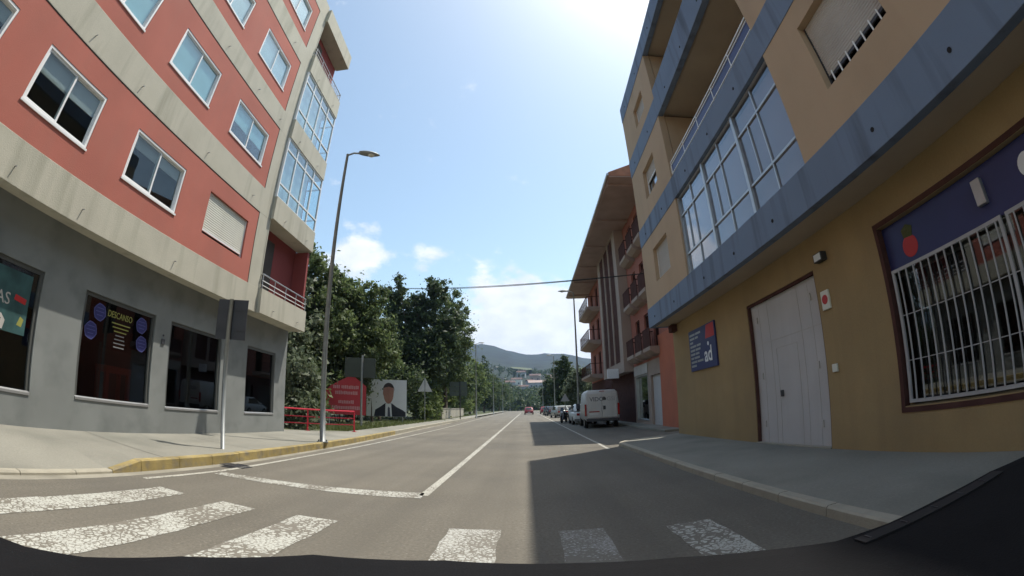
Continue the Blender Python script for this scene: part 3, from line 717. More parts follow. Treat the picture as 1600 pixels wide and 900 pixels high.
# small fittings
lt = MB().box(0, .14, *V(6.04, 6.30), 3.42, 3.58).build('security_light', 'darkmetal', BB, .01); MB().box(.141, .147, *V(6.07, 6.27), 3.44, 3.56).build('lens', 'blindw', lt)
al_ = MB().box(0, .05, *V(6.17, 6.40), 2.58, 2.92).build('alarm_box', 'shutter', BB, .01); MB().lathe([(.085, .05), (.08, .058), (.001, .058)], (0, -6.285, 2.76), 16, 'x').build('alarm_badge', 'signred', al_)
MB().box(0, .04, *V(6.22, 6.36), 1.48, 1.62).build('bell_push', 'shutter', BB, .01)
cb = MB().box(0.01, .22, *V(14.5, 14.85), 3.72, 3.96).build('junction_box', 'brown', BB)

# blue trade sign on the ochre wall
SG = thing('shop_sign', 'blue trade sign with red corner and white lettering on the ochre wall', 'sign', (5.35, 12.33, 2.18), math.pi)
MB().box(.002, .06, -1.02, 1.02, 0, 1.28).build('panel', 'signblue', SG, .006)
MB().prism([(.32, .86), (.985, .86), (.985, 1.245), (.45, 1.245)], .0605, .063, 'x').build('red_corner', 'signred', SG)
for i in range(9):      # lines of small print, too small to read
    u = -.93
    for q in range(rnd.choice((1, 2, 2))):
        w_ = rnd.uniform(.22, .5); MB().box(.061, .0625, u, min(u + w_, .05), 1.10 - i * .122, 1.165 - i * .122).build('small_print', 'alu', SG); u += w_ + .05
        if u > -.1: break
wall_text('ad', .62, .064, .16, .20, 'print_white', SG, depth=.001, bold=.012)
MB().lathe([(.001, .061), (.06, .061), (.06, .065), (.001, .065)], (0, .50, .70), 14, 'x').build('dot', 'print_white', SG)

# ------------------------------------------------------------------ building with wide eaves, further along on the right
NB = thing('eaved_building', 'orange and beige building with deep wooden eaves, dark balconies and tall window strips', 'building', (6.7, 0, 0), math.pi)
NY0, NY1 = 18.2, 44.4
FN = [3.55, 6.55, 9.55, 12.72]
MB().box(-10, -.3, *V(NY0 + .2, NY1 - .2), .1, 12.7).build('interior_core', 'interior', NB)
MB().holes(-.29, 0, *V(NY0, 26.6), .0, FN[0], [(*V(21.2, 23.0), -.1, 2.75), (*V(23.6, 26.2), .3, 2.9)]).build('shop_wall', 'tower', NB)
MB().box(.002, .10, *V(NY0, 20.9), .0, 4.6).build('orange_pillar', mat('pillar_orange', (.46, .150, .085), .9, .1, .8, .2, 50, stain=.3, stain_col=(.3, .12, .08)), NB)
MB().box(-.2, -.14, *V(21.2, 23.0), .02, 2.75).build('garage_door', 'door', NB)
MB().box(-.2, -.16, *V(23.6, 26.2), .3, 2.9).build('shop_pane', GLASS_DARK, NB); MB().frame(-.15, .01, *V(23.58, 26.22), .28, 2.92, .07).build('shop_frame', 'alu', NB)
MB().box(.004, .06, *V(23.4, 26.4), 2.95, 3.5).build('shop_fascia', 'shuttergrey', NB)
MB().holes(-.29, 0, *V(33.9, NY1), .0, FN[0], [(*V(35, 38), .0, 2.7), (*V(39, 43), .4, 2.8)]).build('shop_wall', 'brown', NB)
MB().box(-10, -.02, *V(26.6, 33.9), .0, 3.3).build('recessed_front', 'brown', NB)
doors = []
for k in range(3):
    z0, z1 = FN[k], FN[k + 1]
    dd = [(20.9, 21.8), (22.6, 23.5), (24.5, 25.5)]
    MB().holes(-.29, 0, *V(NY0, 26.6), z0, z1, [(*V(a, b), z0 + .55, z0 + 2.6) for a, b in dd]).build('orange_wall', 'orange', NB)
    d2 = [(35.2, 36.4), (38.2, 39.6), (41.2, 42.6)]
    MB().holes(-.29, 0, *V(33.9, NY1), z0, z1, [(*V(a, b), z0 + .55, z0 + 2.6) for a, b in d2]).build('orange_wall', 'orange', NB)
    for a, b in dd + d2:
        w = MB().frame(-.2, -.10, *V(a + .003, b - .003), z0 + .553, z0 + 2.597, .09).build('balcony_door', 'brown', NB)
        MB().box(-.16, -.15, *V(a + .09, b - .09), z0 + .64, z0 + 2.5).build('pane', GLASS_DARK, w)
    for (ya, yb, nn) in ((20.7, 22.0, .6), (22.4, 23.7, .6), (24.2, 25.8, .6), (37.6, 43.6, 1.15)):
        if k == 2 and ya > 30: pass
        s = MB().prism([(.001, z0 + .12), (nn * .55, z0 + .16), (nn, z0 + .34), (nn, z0 + .52), (.001, z0 + .52)], *V(ya, yb)).build('balcony_slab', 'tower', NB)
        f = MB().box(nn - .05, nn - .02, *V(ya, yb), z0 + .53, z0 + .60).box(nn - .06, nn - .01, *V(ya, yb), z0 + 1.42, z0 + 1.47)
        if nn < 1: f.box(nn - .045, nn - .03, *V(ya + .02, yb - .02), z0 + .6, z0 + 1.42)
        for q in (ya, yb - .04): f.box(.002, nn - .061, *V(q, q + .04), z0 + 1.42, z0 + 1.47); f.box(nn - .06, nn - .02, *V(q, q + .04), z0 + .52, z0 + 1.42)
        f = f.build('balcony_rail', 'brown', NB)
        m_ = int((yb - ya) / .16)
        bb = MB()
        for i in range(m_): bb.box(nn - .045, nn - .03, *V(ya + .05 + i * .16, ya + .07 + i * .16), z0 + .6, z0 + 1.42)
        for i in range(5): bb.box(.05 + i * (nn - .12) / 5, .065 + i * (nn - .12) / 5, *V(yb - .03, yb - .015), z0 + .52, z0 + 1.42)
        bb.build('rail_bars', 'brown', f)
# stair tower with tall strips
TN = .62
MB().holes(-.1, TN, *V(26.6, 33.9), 3.3, 12.7, [(*V(27.5, 29.1), 4.0, 12.5), (*V(29.4, 31.0), 4.0, 12.5), (*V(31.3, 32.9), 4.0, 12.5)]).build('stair_tower', 'tower', NB)
for (a, b) in ((27.5, 29.1), (29.4, 31.0), (31.3, 32.9)):
    w = MB().frame(TN - .06, TN + .015, *V(a - .03, b + .03), 3.97, 12.53, .04).build('strip_window', 'tower', NB)
    MB().box(TN - .3, TN - .05, *V(a + .001, b - .001), 4.0, 12.5).build('strip_panel', 'brown', w)
    for i in range(8): MB().box(TN - .049, TN - .035, *V(a + .05, b - .05), 4.9 + i, 4.96 + i).build('strip_transom', 'brown', w)
# roof with deep eaves
EN = 2.15
rf = MB().prism([(EN, 12.72), (EN, 12.92), (-4.5, 15.6), (-11, 13.0), (-11, 12.72)], *V(19.4, 44.9)).build('roof', 'rooftile', NB)
MB().box(-10.9, EN - .03, *V(19.43, 44.87), 12.66, 12.718).build('eave_boarding', 'eave', NB)
MB().tube([(EN + .05, -19.4, 12.80), (EN + .05, -44.9, 12.78)], .07, 8).build('gutter', 'alu', NB)
for i in range(6): MB().box(.02, EN - .06, *V(20.2 + i * 4.6, 20.45 + i * 4.6), 12.54, 12.655).build('eave_beam', 'eave', NB)
MB().box(-10, -.3, *V(NY0, NY0 + .19), .0, 12.65).build('end_wall', 'orange', NB); MB().box(-10, -.3, *V(NY1 - .19, NY1), .0, 12.65).build('end_wall', 'orange', NB)
PS = thing('projecting_sign', 'blank white box sign projecting from the beige stair tower', 'sign', (5.85, 28.2, 3.02), 0)
MB().box(-.55, .2, -.08, .08, 0, .62).build('box', 'print_white', PS, .02); MB().tube([(.2, 0, .5), (.86, 0, .5)], .025).build('bracket', 'darkmetal', PS)

# ------------------------------------------------------------------ street lamps
def street_lamp(loc, h, az, label, group='street lamps along the road', arm=.45, r=.085):
    t = thing('street_lamp', label, 'street lamp', loc, az, group)
    MB().tube([(0, 0, 0), (0, 0, 1.2), (0, 0, h)], [r * 1.05, r, r * .55], 12).build('pole', 'steel', t, smooth=True)
    MB().box(-.17, .17, -.17, .17, 0, .025).build('base_plate', 'steel', t)
    for a in (-.12, .12):
        for b in (-.12, .12): MB().tube([(a, b, .025), (a, b, .07)], .018, 6).build('bolt', 'darkmetal', t)
    MB().tube([(0, 0, h - .05), (arm * .5, 0, h + .08), (arm, 0, h + .10)], .035, 8).build('arm', 'steel', t)
    hd = MB(); n = 9
    secs = []
    for i in range(n):
        x = i / (n - 1); w = .17 * math.sin(math.pi * min(1, .12 + x * .85)) ** .6; hh = .10 * math.sin(math.pi * min(1, .15 + x * .82)) ** .7
        secs.append((arm - .05 + x * .78, w, hh))
    sg = 10
    for (x, w, hh) in secs:
        for k in range(sg):
            t_ = 2 * math.pi * k / sg; z = math.sin(t_) * hh; hd.v.append((x, math.cos(t_) * w, h + .12 + (z if z > 0 else z * .45)))
    for i in range(n - 1):
        for k in range(sg): hd.f.append((i * sg + k, i * sg + (k + 1) % sg, (i + 1) * sg + (k + 1) % sg, (i + 1) * sg + k))
    hd.f.append(tuple(range(sg))[::-1]); hd.f.append(tuple((n - 1) * sg + k for k in range(sg)))
    ho_ = hd.build('lamp_head', 'steel', t, smooth=True)
    MB().lathe([(.001, h + .03), (.10, h + .05), (.13, h + .078), (.001, h + .078)], (arm + .42, 0, 0), 12).build('diffuser', 'shutter', ho_)
    return t
L0 = street_lamp((-6.17, 12.42, .185), 9.85, .42, 'tall grey street lamp on the pavement beside the concrete apartment block')
def lamp_at(loc, az, label):
    c = copy_tree(L0); c.location = loc; c.rotation_euler = (0, 0, az); c['label'] = label; return c
lamp_at((3.75, 31.8, .0), math.pi, 'grey street lamp in front of the wide wooden eaves')
lamp_at((-6.6, 57.6, .15), 0, 'slim street lamp in front of the trees, just past the grey parapet')
lamp_at((4.6, 72, .0), math.pi, 'street lamp in front of the dark tree beyond the eaved building')
lamp_at((-6.9, 92, .15), 0, 'small distant street lamp at the tip of the tree line')
lamp_at((-6.9, 128, .1), 0, 'second of the distant lamps on the tree side, lower than its neighbour')
lamp_at((4.4, 118, .0), math.pi, 'distant street lamp above the row of parked cars')
lamp_at((-7, 185, .1), 0, 'farthest and lowest street lamp near the end of the road')

# ------------------------------------------------------------------ signs
S1 = thing('road_sign', 'back of a grey rectangular sign on a post by the yellow kerb', 'sign', (-6.49, 7.93, .185), .0, None)
MB().tube([(0, 0, 0), (0, 0, 3.32)], .05, 12).build('post', 'steel', S1, smooth=True)
pn_ = MB().box(-.37, .41, .062, .074, 2.42, 3.33).build('panel', mat('sign_back', (.065, .065, .07), .6, .08, 2), S1, .004)
for z in (2.62, 3.08): MB().box(-.35, .39, .05, .061, z, z + .035).build('stiffener', MATS['sign_back'], S1)
S1.rotation_euler = (0, 0, R_(14))
S2 = thing('triangle_sign', 'back of a triangular warning sign on a slim post in front of dark trees', 'sign', (-8.45, 36.0, .2), R_(8))
MB().tube([(0, 0, 0), (0, 0, 3.6)], .035, 10).build('post', 'steel', S2)
MB().prism([(-.62, 2.55), (.62, 2.55), (0, 3.72)], .04, .06, 'y').build('panel', 'alu', S2)
S3 = thing('panel_sign', 'grey back of a large square sign panel on a post above the red poster', 'sign', (-9.0, 22.9, .2), R_(12))
MB().tube([(0, 0, 0), (0, 0, 4.0)], .06, 10).build('post', 'steel', S3)
MB().box(-1.0, .75, .06, .09, 2.75, 3.85).build('panel', mat('sign_back_olive', (.06, .068, .055), .7, .08, 2), S3)
S4 = thing('direction_sign', 'dull green-grey direction board on a dark post beside the kerb', 'sign', (-7.15, 47.1, .2), 0)
MB().tube([(0, 0, 0), (0, 0, 4.1)], .055, 10).build('post', 'darkmetal', S4)
for z in (2.55, 3.07, 3.59): MB().box(-1.15, .75, .05, .08, z, z + .49).build('board', mat('sign_back_green', (.10, .125, .105), .7, .08, 2), S4)
S5 = thing('triangle_sign', 'small triangular road sign among the parked motorcycles', 'sign', (3.55, 40.6, 0), 0)
MB().tube([(0, 0, 0), (0, 0, 2.5)], .03, 8).build('post', 'steel', S5); MB().prism([(-.42, 1.85), (.42, 1.85), (0, 2.6)], -.05, -.03, 'y').build('panel', 'shuttergrey', S5)

# ------------------------------------------------------------------ red railing, posters, parapet
RL = thing('railing', 'bright red tubular railing between the apartment block and the poster', 'railing', (-8.95, 16.5, .22), 0)
ra, rb = Vector((-1.75, -1.75, 0)), Vector((1.5, 1.62, 0))
for zz, r in ((.88, .035), (.58, .022), (.30, .022)):
    MB().tube([(ra.x, ra.y, zz), (rb.x, rb.y, zz)], r, 8).build('rail', 'rail', RL)
for t in (0.0, .54, 1.0):
    p = ra.lerp(rb, t); MB().tube([(p.x, p.y, -.02), (p.x, p.y, .88)], .035, 8).build('post', 'rail', RL); MB().box(p.x - .08, p.x + .08, p.y - .08, p.y + .08, -.005, .015).build('base_plate', 'rail', RL)
def billboard(name, label, x0, x1, y, z0, z1, az, m, cat='billboard'):
    t = thing(name, label, cat, ((x0 + x1) / 2, y, .2), az); w = (x1 - x0) / 2
    MB().box(-w, w, 0, .05, z0, z1).build('panel', m, t)
    for q in (-w * .8, w * .8): MB().tube([(q, .09, -.25), (q, .09, z1 - .1)], .05, 8).build('leg', 'steel', t)
    return t, w
P1, w = billboard('billboard', 'red election poster board with white lettering half hidden behind the lamp post', -11.75, -9.3, 24.2, .62, 2.0, R_(22), 'postred')
MB().prism([(-w, 2.0), (w, 2.0), (w, 2.35), (.55, 2.85), (.1, 2.85), (-w * .7, 2.35)], .001, .049, 'y').build('poster_top', 'postred', P1)
def fw_text(s, size, x, z, parent, y=-.004, m='print_white', **k):
    me = text_mesh(s, size, depth=.001, align='CENTER', **k); me.transform(Matrix(((1, 0, 0, x), (0, 0, 1, y), (0, 1, 0, z), (0, 0, 0, 1)))); return obj('lettering', me, m, parent)
M_['poster_print'] = mat('poster_print', (.62, .30, .32), .5)
for (z, segs) in ((2.14, ((-.75, -.32), (-.26, .10), (.17, .78))), (1.80, ((-.62, -.05), (.0, .66))), (1.26, ((-.42, .50),)), (.92, ((-.80, -.1), (-.06, .80)))):
    for (a, b) in segs:      # words of the slogan, too blurred to read
        x_ = a
        while x_ < b - .02:
            MB().box(x_, x_ + .075, -.004, -.001, z + rnd.uniform(0, .02), z + .2 + rnd.uniform(-.02, .02)).build('print_stroke', 'poster_print', P1); x_ += .105
P2, w = billboard('billboard', 'white poster board showing a man in a dark suit and tie with blurred face', -12.0, -8.95, 31.9, .45, 3.25, R_(16), 'print_white')
def blob(pts, y, m, nm): MB().prism(pts, y - .0015, y, 'y').build(nm, m, P2)
blob([(-.95, .46), (-.85, .95), (-.45, 1.2), (-.12, 1.45), (.42, 1.45), (.75, 1.2), (1.25, .95), (1.45, .8), (1.45, .46)], -.002, 'suit', 'poster_suit')
blob([(-.10, .46), (-.08, 1.40), (.12, 1.52), (.36, 1.40), (.42, .46)], -.004, 'print_white', 'poster_shirt')
blob([(.08, .46), (.10, 1.10), (.17, 1.22), (.25, 1.10), (.30, .46)], -.006, mat('poster_tie', (.10, .10, .14)), 'poster_tie')
blob([(.15 + .43 * math.cos(a) * (1 if math.sin(a) > 0 else .88), 2.2 + .78 * math.sin(a)) for a in [i * math.pi / 10 for i in range(20)]], -.008, 'skin', 'poster_face')
blob([(.15 + .45 * math.cos(a), 2.42 + .60 * math.sin(a)) for a in [i * math.pi / 10 for i in range(11)]] + [(-.22, 2.62), (.15, 2.72), (.52, 2.62)][0:3], -.010, 'hairp', 'poster_hair')
MB().frame(-.03, .06, -w - .04, w + .04, .4, 3.3, .06).mesh('f')
PP = thing('parapet', 'low grey concrete parapet along the far pavement before the trees', 'parapet', (-8.5, 43.5, .2), R_(2.0))
for i in range(9):
    MB().box(-.08, .08, i * 2.2, i * 2.2 + 2.16, -.05, 1.12).build('parapet_panel', 'kerbgrey', PP, .01)
MB().box(-.12, .12, 0, 19.8, 1.121, 1.2).build('coping', 'kerbgrey', PP)
UP = thing('utility_pole', 'wooden utility pole hidden in the tree crowns at the end of the cable', 'utility pole', (-11.6, 31.7, .1))
MB().tube([(0, 0, -.1), (0, 0, 10.8)], [.13, .09], 10).build('pole', 'bark', UP)
CB = thing('overhead_cable', 'pair of black cables slung across the road from trees to beige building', 'cable', (4.6, 15.2, 6.08))
A_ = Vector((0, 0, 0)); B_ = Vector((-16.2, 16.5, 4.62))
for off in (0, .035):
    pts = []
    for i in range(25):
        t = i / 24; p = A_.lerp(B_, t); p.z -= (.30 + off * 1.3) * 4 * t * (1 - t) + off * .2; pts.append(p)
    MB().tube(pts, .015, 6).build('cable', 'black', CB)

# ------------------------------------------------------------------ vehicles
def wheel(x, y, r, w, parent):
    o = MB().lathe([(r * .62, -w / 2), (r * .95, -w / 2), (r, -w * .3), (r, w * .3), (r * .95, w / 2), (r * .62, w / 2)], (x, y, r), 18, 'x').build('wheel', 'rubber', parent)
    MB().lathe([(.001, -w / 2 - .004), (r * .60, -w / 2 - .004), (r * .60, w / 2 + .004), (.001, w / 2 + .004)], (x, y, r), 14, 'x').build('rim', 'alu', o)
def loft(secs, name, m, parent, smooth=True):
    """secs: list of closed rings with equal counts"""
    mb = MB(); n = len(secs[0])
    for s in secs: mb.v += [tuple(p) for p in s]
    for i in range(len(secs) - 1):
        for k in range(n): mb.f.append((i * n + k, i * n + (k + 1) % n, (i + 1) * n + (k + 1) % n, (i + 1) * n + k))
    mb.f.append(tuple(range(n))[::-1]); mb.f.append(tuple((len(secs) - 1) * n + k for k in range(n)))
    return mb.build(name, m, parent, 0, smooth)
def ring(y, w, zb, zt, r=.12, tw=None):
    tw = tw or w
    pts = [(-w + r, y, zb), (w - r, y, zb), (w, y, zb + r), (w, y, lerp(zb, zt, .5)), (tw, y, zt - r), (tw - r, y, zt), (-tw + r, y, zt), (-tw, y, zt - r), (-w, y, lerp(zb, zt, .5)), (-w, y, zb + r)]
    return pts
def car(name, label, loc, rz, paint, kind='hatch', group=None):
    """small car, front towards local +Y"""
    t = thing(name, label, 'car', loc, rz, group)
    L = 4.1
    loft([ring(-2.0, .70, .42, .72, .1), ring(-1.96, .80, .30, .90, .1), ring(-1.5, .86, .24, .95, .1), ring(0, .88, .22, .93, .1), ring(1.3, .87, .24, .88, .1), ring(1.85, .80, .30, .74, .1), ring(2.05, .62, .38, .62, .1)], 'body', paint, t)
    loft([[(x, y + (z - .9) * sl, z) for (x, y, z) in ring(y0, w0, .90, zt, .08, w0 * .84)] for (y0, w0, zt, sl) in ((-1.85, .80, .98, .3), (-1.45, .80, 1.44, .25), (-.9, .80, 1.50, 0), (-.2, .80, 1.50, 0), (.25, .79, 1.42, -.1), (1.0, .78, .96, -.2))], 'cabin', paint, t)
    gl_ = GLASSCAR
    MB().prism([(-1.35, .97), (-1.12, 1.36), (-.1, 1.41), (.55, .97)], -.812, .812, 'x').build('side_window', gl_, t)
    MB().poly([(-.62, -1.90, .99), (.62, -1.90, .99), (.54, -1.48, 1.40), (-.54, -1.48, 1.40)]).build('rear_window', gl_, t); MB().poly([(-.62, 1.06, .99), (.62, 1.06, .99), (.54, .38, 1.40), (-.54, .38, 1.40)], True).build('windscreen', gl_, t)
    for s in (-1, 1):
        MB().box(s * .50 - .13, s * .50 + .13, -2.02, -1.93, .66, .84).build('tail_light', 'redlight', t, .02)
        MB().box(s * .50 - .14, s * .50 + .14, 1.93, 2.03, .50, .66).build('headlight', 'print_white', t, .02)
        MB().box(s * .90 - .08, s * .90 + .08, .62, .72, .95, 1.07).build('mirror', paint, t, .02)
        for y in (-1.25, 1.28): wheel(s * .80, y, .31, .19, t)
    MB().box(-.26, .26, -2.045, -2.02, .42, .54).build('number_plate', 'plate', t)
    MB().box(-.78, .78, -2.04, -1.97, .32, .42).build('bumper', 'darkmetal', t, .02)
    return t
GLASSCAR = mat('car_glass', (.02, .024, .028), .08, .05, 2, spec=.8)
C_silver = mat('paint_silver', (.36, .38, .36), .3, .04, 1, metal=.3); C_dark = mat('paint_dark', (.035, .045, .05), .25, .05, 1, spec=.6); C_red = mat('paint_maroon', (.30, .055, .07), .35, .05, 1, spec=.5)
C_white = mat('paint_white', (.72, .72, .70), .3, .03, 1); C_green = mat('paint_green', (.05, .10, .08), .3, .05, 1)
# delivery van, rear towards the camera
VN = thing('delivery_van', 'white delivery van parked in the shade, its windowless rear doors facing us', 'van', (4.32, 25.1, 0), R_(-3))
loft([ring(0.0, .96, .46, 2.14, .14, .88), ring(.06, 1.0, .42, 2.22, .16, .92), ring(.8, 1.01, .40, 2.25, .16, .93), ring(3.3, 1.01, .40, 2.25, .16, .93), ring(3.9, 1.0, .40, 2.16, .16, .88), ring(4.5, .98, .40, 1.62, .14, .82), ring(5.2, .94, .42, 1.16, .12, .86), ring(5.5, .80, .48, .92, .1, .74)], 'body', 'vanwhite', VN)
for s in (-1, 1):
    d = MB().box(min(s * .012, s * .86), max(s * .012, s * .86), -.035, .02, .62, 2.04).build('rear_door', 'vanwhite', VN, .02)
    MB().box(s * .86 - .03, s * .86 + .03, -.05, .01, .84, .92).build('hinge', 'vanwhite', d); MB().box(s * .86 - .03, s * .86 + .03, -.05, .01, 1.74, 1.82).build('hinge', 'vanwhite', d)
    MB().box(s * .955 - .055, s * .955 + .055, -.04, .05, .74, 1.42).build('tail_light', 'redlight', VN, .02)
    for y in (.95, 4.55): wheel(s * .88, y, .33, .22, VN)
    MB().box(s * 1.13 - .13, s * 1.13 + .13, 3.92, 4.02, 1.18, 1.50).build('mirror', 'darkmetal', VN, .03)
MB().box(-.93, .93, -.10, .06, .40, .58).build('bumper', 'darkmetal', VN, .03)
MB().box(.06, .20, -.06, -.036, 1.08, 1.30).build('door_handle', 'darkmetal', VN, .01)
MB().box(-.76, -.16, -.05, -.036, .94, 1.0).build('plate_trim', 'redlight', VN); MB().box(-.72, -.22, -.048, -.036, .78, .90).build('number_plate', 'plate', VN)
MB().box(-.14, .14, -.02, .05, 2.13, 2.17).build('high_brake_light', 'redlight', VN)
me = text_mesh('VIDO', .34, depth=.001, bold=.006); me.transform(Matrix(((1, 0, 0, -.72), (0, 0, 1, -.039), (0, 1, 0, 1.58), (0, 0, 0, 1)))); obj('lettering', me, mat('van_print', (.16, .16, .17)), VN)
me = text_mesh('GSI', .34, depth=.001, bold=.006); me.transform(Matrix(((1, 0, 0, .27), (0, 0, 1, -.039), (0, 1, 0, 1.58), (0, 0, 0, 1)))); obj('lettering', me, mat('van_print_pale', (.34, .33, .33)), VN)
MB().prism([(.02, 1.62), (.24, 1.62), (.24, 1.74), (.13, 1.84), (.02, 1.74)], -.040, -.036, 'y').build('logo', 'darkmetal', VN)
car('parked_car', 'white car tucked in behind the delivery van', (4.15, 33.2, 0), 0, C_white, group='cars parked on the right')
car('parked_car', 'silver grey car parked just beyond the motorcycles', (4.1, 55.5, 0), R_(8), C_silver, group='cars parked on the right')
car('parked_car', 'pale silver car half hidden behind the silver grey car', (5.2, 60.5, 0), R_(8), C_silver, group='cars parked on the right')
car('parked_car', 'dark car parked behind the two silver ones', (3.9, 70, 0), R_(4), C_dark, group='cars parked on the right')
car('parked_car', 'dark green car in the distant part of the parked row', (3.9, 80, 0), R_(2), C_green, group='cars parked on the right')
car('parked_car', 'maroon car at the far end of the parked row', (3.7, 93, 0), 0, C_red, group='cars parked on the right')
car('car', 'dusty red car driving away down the middle distance of the road', (.42, 88, 0), 0, C_red)
def motorcycle(loc, rz, label, body):
    t = thing('motorcycle', label, 'motorcycle', loc, rz, 'motorcycles parked past the van')
    for y in (-.68, .70):
        o = MB()
        sg, s2 = 20, 6
        for i in range(sg):
            a = 2 * math.pi * i / sg
            for k in range(s2):
                b = 2 * math.pi * k / s2; rr = .27 + .055 * math.cos(b); o.v.append((.055 * math.sin(b), y + rr * math.cos(a), .325 + rr * math.sin(a)))
        for i in range(sg):
            for k in range(s2): o.f.append((i * s2 + k, i * s2 + (k + 1) % s2, ((i + 1) % sg) * s2 + (k + 1) % s2, ((i + 1) % sg) * s2 + k))
        w_ = o.build('wheel', 'rubber', t); MB().lathe([(.001, -.03), (.22, -.012), (.22, .012), (.001, .03)], (0, y, .325), 12, 'x').build('rim', 'alu', w_)
    loft([[(x * s, y, z + dz) for x, z in ((-.12, .0), (.12, 0), (.16, .14), (.1, .26), (-.1, .26), (-.16, .14))] for (y, s, dz) in ((-.15, .7, .66), (.05, 1.15, .66), (.35, 1.2, .70), (.55, .6, .72))], 'tank', body, t)
    loft([[(x * s, y, z + dz) for x, z in ((-.14, 0), (.14, 0), (.13, .09), (-.13, .09))] for (y, s, dz) in ((-.85, .5, .82), (-.6, .9, .76), (-.2, 1.0, .72), (0, .7, .74))], 'seat', 'rubber', t)
    MB().box(-.17, .17, -.15, .35, .26, .64).build('engine', 'darkmetal', t, .05)
    for s in (-1, 1): MB().tube([(s * .09, .72, .33), (s * .10, .46, .98)], .028, 6).build('fork', 'alu', t)
    MB().tube([(-.36, .34, 1.04), (-.2, .44, 1.0), (.2, .44, 1.0), (.36, .34, 1.04)], .016, 6).build('handlebar', 'darkmetal', t)
    MB().lathe([(.001, .10), (.10, .06), (.09, -.06), (.001, -.08)], (0, .58, .90), 12, 'y').build('headlamp', 'print_white', t)
    MB().poly([(-.16, .60, .98), (.16, .60, .98), (.11, .50, 1.28), (-.11, .50, 1.28)]).build('screen', GLASSCAR, t)
    MB().tube([(.17, .1, .3), (.2, -.4, .3), (.2, -.8, .42)], .04, 8).build('exhaust', 'alu', t)
    MB().box(-.13, .13, -.98, -.72, .62, .80).build('rear_mudguard', body, t, .03)
    return t
motorcycle((3.05, 36.4, 0), R_(160), 'dark motorcycle standing at the roadside edge beyond the van', C_dark)
motorcycle((3.95, 37.6, 0), R_(150), 'second dark motorcycle, between the roadside one and the white car', C_green)

# ------------------------------------------------------------------ trees
def leaf_mesh(cent, rad, n, size, squash=.85, up=.25, name='crown'):
    cent = np.array(cent); rad = np.array(rad); w = rad ** 2; w = w / w.sum()
    idx = nrg.choice(len(cent), n, p=w); loose = nrg.random(n) < .28
    d = nrg.normal(size=(n, 3)); d /= np.linalg.norm(d, axis=1)[:, None]
    rr = rad[idx] * np.minimum(1.5, np.abs(nrg.normal(size=n)) * .42 + .30 * nrg.random(n) + .12)
    pos = cent[idx] + d * (rr * np.where(loose, 1.75, 1.0))[:, None] * np.array([1, 1, squash])
    nm = d * .6 + nrg.normal(size=(n, 3)) * .7 + np.array([0, 0, up]); nm /= np.linalg.norm(nm, axis=1)[:, None]
    a = np.cross(nm, nrg.normal(size=(n, 3))); a /= np.linalg.norm(a, axis=1)[:, None] + 1e-9; b = np.cross(nm, a)
    s = size * (.4 + 1.25 * nrg.random(n) ** 1.4)[:, None]
    v = np.empty((n, 4, 3)); v[:, 0] = pos - a * s; v[:, 1] = pos + b * s * .5 + nm * s * .12; v[:, 2] = pos + a * s; v[:, 3] = pos - b * s * .5 + nm * s * .12
    me = D.meshes.new(name); me.vertices.add(n * 4); me.vertices.foreach_set('co', v.reshape(-1).astype(np.float32))
    me.loops.add(n * 4); me.loops.foreach_set('vertex_index', np.arange(n * 4, dtype=np.int32))
    me.polygons.add(n); me.polygons.foreach_set('loop_start', np.arange(0, n * 4, 4, dtype=np.int32)); me.polygons.foreach_set('loop_total', np.full(n, 4, dtype=np.int32))
    me.update(); me.validate(); return me
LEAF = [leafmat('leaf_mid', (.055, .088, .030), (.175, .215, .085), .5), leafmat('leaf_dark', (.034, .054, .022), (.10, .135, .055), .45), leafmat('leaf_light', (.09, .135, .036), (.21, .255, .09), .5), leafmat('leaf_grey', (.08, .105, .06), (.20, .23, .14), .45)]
def tree(label, x, y, h, rx, lobes, leafm, n, size, trunk=.22, z0=.1, group='trees on the left bank', low=.22, squash=.9, cat='tree'):
    t = thing('tree', label, cat, (x, y, z0), 0, group)
    cent = []; rad = []
    for (lx, ly, lz, lr, lh) in lobes:      # lobes as fractions of rx and h: centre, radius, half height
        k = max(14, int(46 * lr))
        for i in range(k):
            d = nrg.normal(size=3); d /= np.linalg.norm(d); q = .45 + .5 * nrg.random()
            cent.append((lx * rx + d[0] * lr * rx * q, ly * rx + d[1] * lr * rx * q, lz * h + d[2] * lh * h * q)); rad.append(rx * lr * (.14 + .20 * nrg.random()))
        cent.append((lx * rx, ly * rx, lz * h)); rad.append(rx * lr * .6)
    obj('crown', leaf_mesh(cent, rad, int(n * 1.9), size * .72, squash), leafm, t)
    tb = MB()
    tb.tube([(0, 0, -.2), (.05, 0, h * .12), (-.06, .05, h * .3), (.04, -.04, h * .55), (0, 0, h * .82)], [trunk * 1.25, trunk, trunk * .8, trunk * .5, trunk * .15], 9)
    for i in range(14):
        c = cent[int(nrg.integers(len(cent)))]; zb = h * (.16 + .04 * i); s = Vector((0, 0, zb)); e = Vector(c)
        mid = s.lerp(e, .5) + Vector((0, 0, .04 * h))
        tb.tube([s, mid, e], [trunk * .42, trunk * .26, trunk * .07], 6)
    tb.build('trunk', 'bark', t, smooth=True)
    return t
BROAD = [(0, 0, .55, .75, .28), (-.5, .2, .48, .55, .2), (.55, -.1, .50, .55, .22), (.05, 0, .82, .5, .16), (-.35, -.2, .72, .4, .16), (.4, .2, .74, .42, .15), (.15, -.4, .32, .6, .16), (-.4, .2, .27, .5, .14)]
def bearing(az, r): return r * math.sin(R_(az)), r * math.cos(R_(az))
x, y = bearing(-28.6, 29); tree('tall leafy tree rising behind the corner bay of the apartment block', x, y, 12.4, 3.3, BROAD, LEAF[0], 17000, .19)
